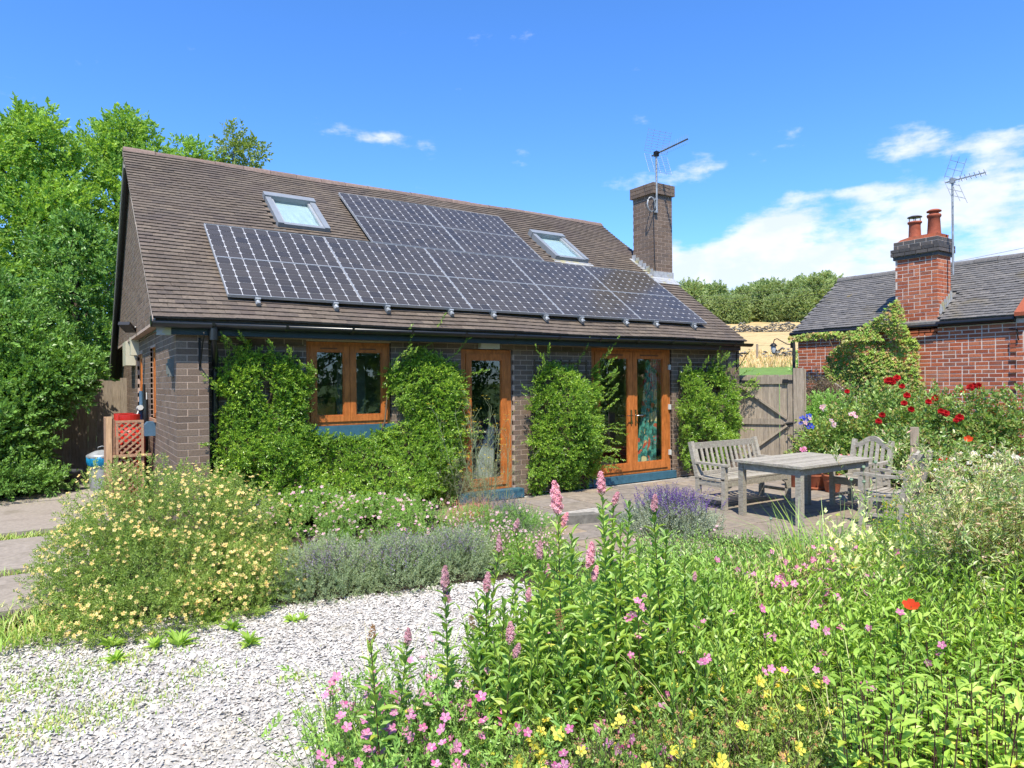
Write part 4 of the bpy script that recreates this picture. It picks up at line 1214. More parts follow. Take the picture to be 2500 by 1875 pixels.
for k in range(4): a = k * 1.57 + .6; w.tube([(cx_ + .10 * math.cos(a), cy_ + .10 * math.sin(a), 4.97), (cx_ + .10 * math.cos(a), cy_ + .10 * math.sin(a), 5.10)], .009, 5)
w.build('cowl', plain('grey_steel_cowl', (.12, .11, .115), .4, .1, 8, bs=0), p1)
link('chimney_pot', MB().lathe((13.93, -1.38, 4.62), [(.135, 0), (.125, .08), (.108, .38), (.125, .40), (.135, .43), (.125, .455), (.09, .46), (.085, .49), (.10, .50), (.135, .51), (.135, .53), (.09, .555), (0, .575)], 18).mesh('chimney_pot', m_pot), cot)
for k, y in enumerate((-1.95, -2.55)):
    MB().lathe((18.5, y * 1.25, 4.42), [(.16, 0), (.16, .42), (.20, .44), (.20, .50), (.13, .50)], 14).build('far_chimney_pot', m_pot, cot)
MB().box(18.1, 18.9, -4.4, -2.0, 2.5, 4.5).build('far_chimney', m_red, cot)
lm = thing('wall_lantern', 'small glass lantern on a swan neck bracket at the cottage corner', 'lantern', (13.62, 1.72, 2.55))
w = MB(); w.tube([(0, -.02, 0), (-.04, .08, .02), (-.10, .20, .10), (-.14, .28, .16), (-.17, .34, .14), (-.18, .36, .06)], .013, 6); w.box(-.03, .05, -.06, .0, -.08, .08); w.build('bracket', m_iron, lm)
w = MB(); w.lathe((-.18, .36, -.02), [(0, .08), (.04, .07), (.09, .01), (.09, 0), (0, 0)], 12); w.lathe((-.18, .36, -.20), [(.0, -.02), (.03, 0), (.04, .02)], 8); w.build('hood', m_iron, lm)
MB().lathe((-.18, .36, -.19), [(.035, .0), (.065, .10), (.06, .17)], 10).build('shade', plain('lantern_glass', (.6, .65, .68), .15, .05, 5, bs=0), lm)

# small outbuilding beyond the gate
ob = thing('outbuilding', 'low tiled roof of a small brick outbuilding beyond the garden gate', 'shed', (17.4, 10.6, .2), rotz=R_(-50))
MB().prism([(0, -.9, 0), (0, .9, 0), (0, .9, 1.45), (0, 0, 2.05), (0, -.9, 1.45)], (2.4, 0, 0)).build('wall', m_red, ob)
for i in range(8):
    q = MB(); t0 = i / 8; z = 2.08 - t0 * .72; y = -t0 * 1.08; q.prism([(-.08, y, z), (2.5, y, z), (2.5, y - .15, z - .095), (-.08, y - .15, z - .095)], (0, .01, .03)); q.build('tile_course', m_slate, ob)
MB().prism([(-.08, 0, 2.08), (2.5, 0, 2.08), (2.5, 1.08, 1.36), (-.08, 1.08, 1.36)], (0, 0, .03)).build('rear_roof_slope', m_slate, ob)
for i in range(10): MB().beam((-.08 + i * .26, 0, 2.13), (.17 + i * .26, 0, 2.13), .17, .06).build('ridge_tile', m_ridge, ob)

# ------------------------------------------------------------------ garden gate
GA, GB = np.array([9.66, .26]), np.array([10.22, -.62]); gl_ = np.linalg.norm(GB - GA); ga = math.atan2(*(GB - GA)[::-1])
gate = thing('garden_gate', 'tall weathered wooden boarded gate with diagonal braces and iron ring latch', 'gate', (GA[0], GA[1], 0), rotz=ga)
nb = 10; bw = (gl_ - .04) / nb
for i in range(nb):
    x = .02 + i * bw; MB().box(x + .0005, x + bw - (.012 if i == 7 else .001), .0, .02, .06 + random.random() * .01, 1.80 + random.uniform(-.006, .006)).build('board', m_fence, gate)
F1 = -.032
for (a, b, w_) in (((0, 1.70), (gl_, 1.70), .14), ((0, .93), (gl_, .93), .11), ((0, .14), (gl_, .14), .14)):
    MB().box(.05, gl_ - .05, F1, -.001, a[1] - w_ / 2, a[1] + w_ / 2).build('rail', m_fence, gate)
for x in (0, gl_ - .085): MB().box(x, x + .085, F1 - .003, -.001, .05, 1.80).build('stile', m_fence, gate)
MB().beam((.09, -.02, 1.62), (gl_ - .10, -.02, .985), .036, .085, up=(0, -1, 0)).build('brace', m_fence, gate)
MB().beam((.10, -.02, .20), (gl_ - .10, -.02, .86), .036, .085, up=(0, -1, 0)).build('brace', m_fence, gate)
w = MB(); w.prism([(-.03, -.04, 1.64), (.40, -.04, 1.66), (.40, -.04, 1.69), (-.03, -.04, 1.72)], (0, .008, 0)); w.box(-.06, -.03, -.04, -.02, 1.52, 1.76); w.build('hinge', m_iron, gate)
w = MB(); w.box(gl_ - .16, gl_ + .06, -.055, -.036, 1.665, 1.70); w.box(gl_ - .17, gl_ - .07, -.06, -.036, 1.65, 1.715); w.build('bolt', m_iron, gate)
w = MB(); w.tube([(gl_ - .11 + .055 * math.cos(a), -.055, .845 + .055 * math.sin(a)) for a in np.linspace(0, 6.283, 15)], .007, 6, caps=False); w.tube([(gl_ - .11, -.05, .895), (gl_ + .04, -.05, .915)], .022, 8); w.build('ring_latch', m_iron, gate)
ux, uy = math.cos(ga), math.sin(ga)
gp = thing('gate_post', 'weathered square post against the house pier carrying the gate hinges', 'post', (GA[0] - ux * .07, GA[1] - uy * .07, 0), rotz=ga); MB().box(-.065, .065, -.06, .06, 0, 1.84).build('shaft', m_fence, gp)
gp = thing('gate_post', 'stout square wooden post on the latch side of the garden gate', 'post', (GB[0] + ux * .10, GB[1] + uy * .10, 0), rotz=ga); MB().box(-.085, .095, -.08, .10, 0, 1.92).build('shaft', m_fence, gp); MB().box(.10, .13, -.05, .10, 0, 1.90).build('side_board', m_fence, gp)
# handrail beyond the roses and the odd posts
hr = thing('handrail', 'sloping weathered wooden handrail behind the rose bush', 'handrail', (12.3, -.3, 0))
MB().beam((0, .12, 1.60), (0, -1.05, .78), .05, .07).build('rail', m_oldwood, hr)
for y, z in ((-.03, 1.5), (-.30, 1.32), (-.95, .8)): MB().box(-.04, .04, y - .035, y + .035, 0, z).build('post', m_oldwood, hr)
wp = thing('wooden_post', 'square timber post with a dark tie standing among the roses', 'post', (9.55, -3.10, 0), rotz=.5)
MB().box(-.065, .065, -.055, .055, 0, .98).build('shaft', m_fence, wp); MB().box(-.069, .069, -.059, .059, .70, .715).build('tie', m_iron, wp)

# ------------------------------------------------------------------ garden furniture
tb = thing('garden_table', 'square grey weathered wooden table on the patio', 'table', (6.02, -3.58, 0))
n = 15; TLx, TLy = 1.52, .95
for i in range(n):
    y = i * TLy / n; MB().box(.0 + random.uniform(0, .006), TLx - random.uniform(0, .006), y + .0015, y + TLy / n - .0025, .672, .702 + random.uniform(-.001, .0015)).build('top_slat', m_oldwood, tb)
for x in (.04, TLx - .04 - .07):
    for y in (.04, TLy - .04 - .07): MB().box(x, x + .07, y, y + .07, 0, .671).build('leg', m_oldwood, tb)
for (a, b, c, d) in ((.11, TLx - .11, .055, .08), (.11, TLx - .11, TLy - .08, TLy - .055), (.055, .08, .11, TLy - .11), (TLx - .08, TLx - .055, .11, TLy - .11)):
    MB().box(a, b, c, d, .585, .671).build('apron', m_oldwood, tb)

be = thing('garden_bench', 'slatted grey teak bench with armrests behind the table', 'bench', (6.16, -2.38, 0))
BL, BD = 1.42, .50
for x in (0, BL - .06):
    MB().box(x, x + .06, 0, .06, 0, .57).build('leg', m_oldwood, be)
    q = MB(); q.beam((x + .03, BD - .03, 0), (x + .03, BD - .03, .38), .06, .06, up=(0, 1, 0)); q.beam((x + .03, BD - .03, .37), (x + .03, BD + .10, .86), .06, .06, up=(0, 1, 0)); q.build('leg', m_oldwood, be)
    MB().box(x - .005, x + .065, -.04, BD + .01, .571, .60).build('arm', m_oldwood, be)
    MB().box(x + .012, x + .048, .06, BD - .06, .29, .36).build('side_rail', m_oldwood, be)
    MB().box(x + .012, x + .048, .06, BD - .06, .12, .16).build('stretcher', m_oldwood, be)
MB().box(.06, BL - .06, .012, .04, .30, .375).build('front_rail', m_oldwood, be)
for x, s_ in ((.06, 1), (BL - .06, -1)): MB().prism([(x, .02, .30), (x + s_ * .12, .02, .30), (x + s_ * .03, .02, .25), (x, .02, .16)], (0, .02, 0)).build('corner_brace', m_oldwood, be)
for i in range(6): y = .01 + i * .076; zz = .385 - .014 * math.sin(math.pi * i / 5); MB().box(.0, BL, y, y + .062, zz, zz + .02).build('seat_slat', m_oldwood, be)
bk = lambda z: BD - .03 + (z - .37) * .265
MB().beam((.05, bk(.80), .80), (BL - .05, bk(.80), .80), .034, .085).build('top_rail', m_oldwood, be)
MB().beam((.05, bk(.43), .43), (BL - .05, bk(.43), .43), .034, .05).build('lower_rail', m_oldwood, be)
for i in range(13): x = .105 + i * (BL - .21) / 12; MB().beam((x, bk(.44), .44), (x, bk(.765), .765), .042, .014, up=(0, -1, 0)).build('back_slat', m_oldwood, be)


def armchair(loc, rot, label):
    """seat faces local +Y... front at y=0 looking to -Y, back at +Y"""
    c = thing('garden_armchair', label, 'chair', loc, rotz=rot, group='arched back garden armchairs'); Wd, Dp = .56, .50
    for x in (0, Wd - .055):
        MB().box(x, x + .055, 0, .055, 0, .57).build('leg', m_oldwood, c)
        q = MB(); q.beam((x + .0275, Dp - .03, 0), (x + .0275, Dp - .03, .38), .055, .055, up=(0, 1, 0)); q.beam((x + .0275, Dp - .03, .37), (x + .0275, Dp + .09, .87), .055, .055, up=(0, 1, 0)); q.build('leg', m_oldwood, c)
        q = MB(); pr = [(-.05, .590), (.05, .604), (.2, .590), (.4, .594), (.52, .60)]
        for k in range(4): q.beam((x + .0275, pr[k][0], pr[k][1]), (x + .0275, pr[k + 1][0] + .004, pr[k + 1][1]), .062, .032)
        q.build('arm', m_oldwood, c)
        MB().box(x + .012, x + .045, .055, Dp - .05, .30, .365).build('side_rail', m_oldwood, c)
        MB().box(x + .012, x + .045, .055, Dp - .05, .12, .155).build('stretcher', m_oldwood, c)
    MB().box(.055, Wd - .055, .01, .035, .30, .375).build('front_rail', m_oldwood, c)
    for i in range(6): y = .005 + i * .076; zz = .38 - .016 * math.sin(math.pi * i / 5); MB().box(0, Wd, y, y + .06, zz, zz + .018).build('seat_slat', m_oldwood, c)
    b2 = lambda z: Dp - .03 + (z - .37) * .24
    q = MB(); prev = None
    for k in range(13):
        f = k / 12; x = .05 + f * (Wd - .10); z = .79 + .105 * math.sin(math.pi * min(max((f - .06) / .88, 0), 1)) ** 1.6
        if prev: q.beam((prev[0], b2(prev[1]), prev[1]), (x + .003, b2(z), z), .036, .065, up=(0, 0, 1))
        prev = (x, z)
    q.build('arched_rail', m_oldwood, c)
    MB().beam((.05, b2(.43), .43), (Wd - .05, b2(.43), .43), .03, .05).build('lower_rail', m_oldwood, c)
    for i in range(5):
        f = (i + 1) / 6; x = .05 + f * (Wd - .10); z = .77 + .105 * math.sin(math.pi * f) ** 1.6
        MB().beam((x, b2(.44), .44), (x, b2(z), z), .046, .014, up=(0, -1, 0)).build('back_slat', m_oldwood, c)
    return c


armchair((7.62, -2.93, 0), -math.pi / 2, 'arched back wooden armchair at the far end of the table, back towards the roses')
armchair((7.27, -3.78, 0), math.pi + .12, 'arched back wooden armchair nearest the camera, side on behind the willow')

# ------------------------------------------------------------------ terracotta pots on the patio
def tpot(x, y, r, h, label, saucer=False):
    p = thing('plant_pot', label, 'plant pot', (x, y, 0))
    MB().lathe((0, 0, .02 if saucer else 0), [(0, 0), (r * .66, 0), (r * .72, .02), (r * .9, h * .62), (r * .93, h * .64), (r * .90, h * .68), (r * .96, h * .86), (r * 1.06, h * .87), (r * 1.08, h), (r * .95, h), (r * .9, h * .9), (0, h * .9)], 24).build('pot', m_terra, p)
    if saucer: MB().lathe((0, 0, 0), [(0, 0), (r * .9, 0), (r * 1.05, .045), (r * .98, .045), (0, .02)], 24).build('saucer', m_terra, p)
    return p


tpot(8.72, -1.70, .17, .31, 'plain terracotta pot furthest left behind the table')
p2 = tpot(8.74, -2.02, .175, .30, 'terracotta pot on a saucer with green shoots between two pots', True)
p3 = tpot(8.66, -2.34, .14, .27, 'smaller terracotta pot of red and white flowers behind the armchair')
for p_, kind in ((p2, 'g'), (p3, 'f')):
    P0 = to3(rng.normal(0, .06, (26, 2)), .26); pa = stems(P0, rng.uniform(.12, .30, 26), .6)
    V, F, Mi = join([stem_mesh(pa, .003, .002), stem_leaves(pa, 9, .07, .45, mi=1)])
    tag(link('foliage', npmesh('foliage', V, F, [m_greenstem, L_light], Mi), p_), kind='stuff')
    if kind == 'f':
        V, F, Mi = heads(pa[:, -1] + [0, 0, .01], np.tile(SUNUP, (26, 1)), .022, FL5)
        tag(link('flowers', npmesh('flowers', V, F, [petmat('fuchsia_petal', [(.75, .02, .06), (.85, .75, .75), (.70, .05, .15)]), P_white], Mi), p_), kind='stuff')

# ------------------------------------------------------------------ beside the gable: gas bottles, screen, bins, fence
for (x, y, lab) in ((-.27, 2.62, 'tall red gas cylinder standing behind the lattice screen'), (-.30, 3.10, 'second red gas cylinder, further back against the gable wall')):
    c = thing('gas_cylinder', lab, 'gas cylinder', (x, y, 0))
    MB().lathe((0, 0, 0), [(.17, 0), (.185, .03), (.19, .06), (.19, 1.0), (.18, 1.06), (.14, 1.11), (.06, 1.14), (0, 1.14)], 28).build('body', m_redpaint, c)
    vs, fs = [], []; n = 20
    for i in range(n):
        a = math.radians(25 + 310 * i / (n - 1))
        for rr_, z in ((.135, 1.09), (.138, 1.30), (.126, 1.30), (.123, 1.09)): vs.append((rr_ * math.cos(a), rr_ * math.sin(a), z))
    for i in range(n - 1):
        for k in range(4): fs.append((i * 4 + k, i * 4 + 4 + k, i * 4 + 4 + (k + 1) % 4, i * 4 + (k + 1) % 4))
    fs += [(0, 1, 2, 3), (4 * n - 1, 4 * n - 2, 4 * n - 3, 4 * n - 4)]
    MB().add(vs, fs).build('collar', m_redpaint, c); MB().tube([(0, 0, 1.13), (0, 0, 1.22), (.04, 0, 1.22)], .02, 8).build('valve', m_chrome, c)
ls = thing('lattice_screen', 'wooden lattice screen in front of the red gas cylinders', 'screen', (-.46, 2.26, 0))
q = MB(); LW, LH = .30, 1.20
MB().box(0, .032, 0, .03, .1, LH).build('upright', m_lattice, ls); MB().box(LW, LW + .032, 0, .03, .1, LH).build('upright', m_lattice, ls)
MB().box(-.002, LW + .034, -.002, .032, LH, LH + .032).build('top_rail', m_lattice, ls); MB().box(-.04, .42, -.030, -.004, .74, .775).build('cross_rail', m_lattice, ls)
for sg, yy in ((1, .004), (-1, .016)):
    for k in range(-4, 17):
        c0 = k * .082; pts = []
        z0 = .1 + c0; x0, x1 = .032, LW
        za, zb = (z0, z0 + (x1 - x0) * .9) if sg > 0 else (z0 + (x1 - x0) * .9, z0)
        t0, t1 = 0, 1
        def clip(z): return (z - za) / (zb - za)
        lo, hi = sorted((clip(.1), clip(LH))); t0, t1 = max(0, lo), min(1, hi)
        if t1 - t0 < .05: continue
        pa, pb = (x0 + (x1 - x0) * t0, za + (zb - za) * t0), (x0 + (x1 - x0) * t1, za + (zb - za) * t1)
        MB().beam((pa[0], yy, pa[1]), (pb[0], yy, pb[1]), .022, .010, up=(0, -1, 0)).build('lattice_slat', m_lattice, ls)
MB().box(-.115, -.045, -.01, .02, 0, 1.29).build('post', m_newwood, ls); MB().prism([(-.043, 0, 0), (-.005, .02, 0), (-.005, .02, 1.24), (-.043, 0, 1.26)], (0, .03, 0)).build('post', m_lattice, ls); MB().box(-.115, -.09, .0, .55, .2, 1.27).build('side_board', m_lattice, ls)
bi = thing('dustbin', 'galvanised dustbin with its lid on a blue bin liner', 'bin', (-.52, 4.75, 0))
prof = [(0, .01), (.165, .01), (.17, .0), (.175, .05), (.20, .52)]
vs, fs = [], []; n = 48
for (r_, z) in [(.168, .0), (.176, .04), (.176, .05), (.19, .30), (.20, .52), (.206, .535), (.205, .55)]:
    for k in range(n): a = 2 * math.pi * k / n; rr_ = r_ * (1 + (.022 if (k % 4 < 2 and .04 < z < .5) else 0)); vs.append((rr_ * math.cos(a), rr_ * math.sin(a), z))
for i in range(6):
    for k in range(n): fs.append((i * n + k, i * n + (k + 1) % n, (i + 1) * n + (k + 1) % n, (i + 1) * n + k))
MB().add(vs, fs, 0, True).build('body', m_galv, bi)
vs, fs = [], []; n = 40; r0 = random.Random(4)
for i, (r_, z) in enumerate([(.198, .40), (.222, .42), (.226, .50), (.222, .555), (.205, .56)]):
    for k in range(n): a = 2 * math.pi * k / n; rr_ = r_ + .008 * math.sin(k * 1.7 + i) + r0.uniform(-.004, .004); vs.append((rr_ * math.cos(a), rr_ * math.sin(a), z + (.022 * math.sin(a * 2.3 + 1) if i < 2 else 0)))
for i in range(4):
    for k in range(n): fs.append((i * n + k, i * n + (k + 1) % n, (i + 1) * n + (k + 1) % n, (i + 1) * n + k))
MB().add(vs, fs, 0, True).build('bin_liner', m_bag, bi)
lid = link('lid', MB().lathe((0, 0, .555), [(.225, -.02), (.23, .0), (.225, .02), (.20, .035), (.10, .085), (0, .10)], 32).mesh('lid', m_galv), bi)
MB().tube([(-.06, 0, .64), (-.055, 0, .70), (0, 0, .715), (.055, 0, .70), (.06, 0, .64)], .008, 6).build('handle', m_galv, lid)
tp = thing('plant_tub', 'dark charcoal plastic tub under the hedge beside the fence', 'tub', (-.95, 4.95, 0))
MB().lathe((0, 0, 0), [(0, .01), (.10, .0), (.105, .02), (.145, .28), (.165, .285), (.168, .33), (.15, .335), (.14, .28), (0, .26)], 24).build('tub', m_darkpot, tp)
fe = thing('board_fence', 'weathered vertical board fence between the hedge and the gable', 'fence', (-.10, 7.1, 0))
for i in range(17):
    x = .12 - i * .135; MB().box(x - .133, x, 0, .018, -.05, 1.82 + random.uniform(-.025, .03) + (.04 if i == 0 else 0)).build('board', m_fence, fe)
MB().box(-2.2, .1, .019, .06, 1.4, 1.5).build('rail', m_fence, fe); MB().box(-2.2, .1, .019, .06, .4, .5).build('rail', m_fence, fe)

# ------------------------------------------------------------------ things seen through the glass
cu = thing('curtain', 'floral teal and red curtain hanging inside the right french door', 'curtain', (7.30, .46, 0))
vs, fs = [], []; nx, nz = 44, 14
for i in range(nz + 1):
    z = .16 + 2.0 * i / nz; wd = .24 + .30 * (1 - i / nz) ** 1.3; x0 = .50 - wd
    for k in range(nx + 1): u = k / nx; vs.append((x0 + wd * u, .035 * math.sin(u * 26) + .01 * math.sin(u * 9 + z * 2), z))
for i in range(nz):
    for k in range(nx): a = i * (nx + 1) + k; fs.append((a, a + 1, a + nx + 2, a + nx + 1))
MB().add(vs, fs, 0, True).build('cloth', m_curtain, cu)
sf = thing('armchair', 'cream upholstered armchair just inside the left french door', 'armchair', (6.50, .82, .10), rotz=-.5)
w = MB(); w.box(-.05, .12, -.25, .45, .0, .52); w.tube([(.035, -.26, .54), (.035, .45, .54)], .10, 14); w.build('arm', m_sofa, sf)
w = MB(); w.prism([(-.45, .30, .3), (-.45, .52, .3), (-.45, .60, 1.02), (-.45, .44, 1.05)], (.42, 0, 0)); w.build('backrest', m_sofa, sf); MB().box(-.50, -.05, -.22, .35, .05, .42).build('seat', m_sofa, sf)
wh = thing('leaning_board', 'white panel leaning inside the single glazed door', 'board', (4.12, .56, .10))
MB().prism([(-.14, 0, 0), (.34, .06, 0), (.34, .02, .96), (.26, .02, .96)], (0, .03, 0)).build('panel', plain('white_laminate', (.68, .70, .66), .5, .05, 5, bs=0), wh)
MB().box(-.14, .34, .06, .4, .62, .66).build('shelf', plain('grey_shelf', (.25, .29, .30), .5, .1, 5, bs=0), wh)
bl = thing('interior_door', 'pale grey door standing open behind the window', 'door', (2.18, 1.1, .1)); MB().box(0, .42, 0, .04, 0, 1.95).build('leaf', plain('grey_door_paint', (.27, .27, .23), .6, .1, 5, bs=0), bl)
# solar garden lamp on the path edge
sl = thing('garden_lamp', 'small dark round garden lamp at the edge of the pink flowers', 'lamp', (2.45, -1.1, -.06)); MB().lathe((0, 0, 0), [(0, .14), (.03, .14), (.09, .10), (.095, .09), (.03, .085), (.03, 0)], 16).build('body', m_plastic, sl)


# ================================================================== PLANTS
def leafobj(name, parts, mats, parent, stuff=True):
    V, F, Mi = join(parts) if isinstance(parts, list) else parts
    o = link(name, npmesh(name, V, F, mats, Mi), parent)
    if stuff: o['kind'] = 'stuff'
    return o


SP_TREE = [sprig(11, 1, .34, .62, 1.1, s, LEAF2, .012, .15) for s in (1, 2, 3)]
SP_SMALL = [sprig(11, 1, .36, .42, .9, s, LEAF2, .012) for s in (4, 5, 6)]
SP_FINE = [sprig(13, 1, .30, .34, 1.0, s, LEAF2, .010) for s in (7, 8, 9)]


def tree(loc, height, crown_r, trunk_r, label, mats, n=5200, size=.30, seed=1, group=None, crown_lo=.18, blobs=26, name='tree', cat='tree', airy=.0, lean=(0, 0)):
    r = np.random.default_rng(seed); t = thing(name, label, cat, loc, group=group)
    w = MB(); top = height * .86
    tr = [(0, 0, -.1)] + [(lean[0] * f + .08 * height * .1 * math.sin(3 * f + seed), lean[1] * f + .06 * math.cos(4 * f + seed), top * f) for f in (.2, .4, .6, .8, 1)]
    w.tube(tr, [trunk_r * 1.25, trunk_r, trunk_r * .8, trunk_r * .6, trunk_r * .35, trunk_r * .12], 8)
    parts = []; cen = []
    for k in range(blobs):
        f = crown_lo + (1 - crown_lo) * (k + .5) / blobs; prof = math.sin(math.pi * min(1, .12 + .92 * (f - crown_lo) / (1 - crown_lo)) ** .8) ** .6
        a = k * 2.4 + r.uniform(-.4, .4); rr_ = crown_r * prof * r.uniform(.45, .95)
        c = np.array([lean[0] * f + rr_ * math.cos(a), lean[1] * f + rr_ * math.sin(a), height * f * .97 - r.uniform(0, .2)]); cen.append(c)
        h0 = np.array([lean[0] * f * .7, lean[1] * f * .7, max(.1, height * f * .72)])
        mid = (h0 + c) / 2 + [0, 0, -.15]; w.tube([h0, mid, c], [trunk_r * .30, trunk_r * .2, trunk_r * .07], 5, caps=False)
        b = crown_r * r.uniform(.30, .48) * (1 - .35 * f)
        m = int(n / blobs * r.uniform(.7, 1.3)); P, D = ellipsoid_pts(m, c, (b, b, b * .8), seed + k, .3, 2.2, .75, r=r)
        P, D = seen(P, D, loc, .3, r); parts.append(scatter_sprigs(P, D + [0, 0, .25], size, SP_TREE, .55, r))
    w.build('trunk', m_bark, t)
    leafobj('crown', parts, mats, t)
    return t


# trees behind and left of the house
T1 = tree((-5.3, 12.4, 0), 13.6, 2.0, .22, 'tall green tree reaching out of the frame at the far left', [L_tree, m_twig], 4200, .34, 11)
tree((-1.7, 12.6, 0), 8.6, 2.4, .20, 'broad bright green tree behind the gable end', [L_tree, m_twig], 6800, .32, 12)
tree((.4, 13.4, 0), 9.2, 2.2, .18, 'leafy green tree rising just over the left end of the ridge', [L_tree, m_twig], 4200, .31, 13, crown_lo=.5)
tree((2.1, 13.8, 0), 9.0, 1.7, .14, 'low rounded green treetop showing above the ridge', [L_tree, m_twig], 2000, .28, 14, crown_lo=.6)
tree((2.95, 13.5, 0), 9.7, 1.6, .13, 'sparse birch with thin drooping twigs above the ridge', [L_birch, m_twig], 1300, .30, 15, blobs=22, crown_lo=.45, lean=(.4, 0))
tree((-3.8, 9.6, 0), 6.4, 1.9, .18, 'dense dark stemmed tree between the fence and the tall trees', [L_tree, m_twig], 5200, .30, 16, crown_lo=.25)
tree((-.8, 9.9, 0), 5.6, 1.5, .14, 'bushy green tree close behind the board fence', [L_dark, m_twig], 3600, .28, 17, crown_lo=.2)
# garden behind the camera, seen only as reflections in the panes
refs = [(7, -19), (12, -17), (1, -21), (17, -14), (-6, -20), (20, -9)]
R0 = None
for i, (x, y) in enumerate(refs):
    lab = 'tall green garden tree reflected in the house windows'
    if R0 is None: R0 = tree((x, y, -.2), 7.5, 3.2, .2, lab, [L_dark, m_twig], 3000, .46, 40, group='trees behind the viewer', crown_lo=.08, blobs=30)
    else: dup(R0, (x, y, -.2), i * 1.3)

# big laurel and ivy mass at the left
hg = thing('hedge', 'huge overgrown dark green shrub beside the board fence', 'shrub', (-2.4, 6.2, 0)); ps = []; w = MB()
for k, (c, rad, n_) in enumerate([((.30, .2, 2.3), (1.15, 1.0, .75), 2300), ((-.4, -.3, 1.7), (1.3, 1.1, 1.1), 2600), ((.95, -.3, 1.75), (.78, .7, .5), 1300), ((.55, -.8, 1.0), (.65, .6, .7), 1300),
                                  ((-.2, -1.2, .7), (1.0, .8, .75), 2300), ((.55, -1.0, .35), (.55, .5, .45), 1000), ((-1.2, -.6, 2.3), (1.1, 1.0, 1.2), 2600), ((.1, .6, 3.0), (.9, .8, .6), 1500), ((-1.0, .6, 3.3), (1.1, .9, .9), 1800), ((1.35, -.2, 1.95), (.55, .5, .35), 700)]):
    P, D = seen(*ellipsoid_pts(n_, c, rad, 50 + k, .25, 2.4, .35), hg.location); ps.append(scatter_sprigs(P, D + [0, -.2, .3], .20, SP_TREE, .5))
    w.tube([(c[0] * .3, .3, 0), (c[0] * .7, c[1] * .6, c[2] * .5), c], [.06, .04, .015], 5, caps=False)
w.build('stems', m_bark, hg); leafobj('foliage', ps, [L_dark, m_twig], hg)
iv = thing('ivy', 'glossy ivy tumbling over the ground at the left edge', 'ivy', (-2.3, 4.6, 0)); ps = []
for k, (c, rad, n_) in enumerate([((-.3, .1, .25), (1.2, .9, .55), 2600), ((.6, .25, .15), (.7, .6, .30), 1200), ((-.5, .6, .8), (1.0, .6, .7), 1600)]):
    P, D = ellipsoid_pts(n_, c, rad, 70 + k, .25, 2.5, .4, lower=-.2); ps.append(scatter_sprigs(P, D + [0, -.3, .4], .15, SP_TREE, .5))
leafobj('foliage', ps, [L_dark, m_twig], iv)


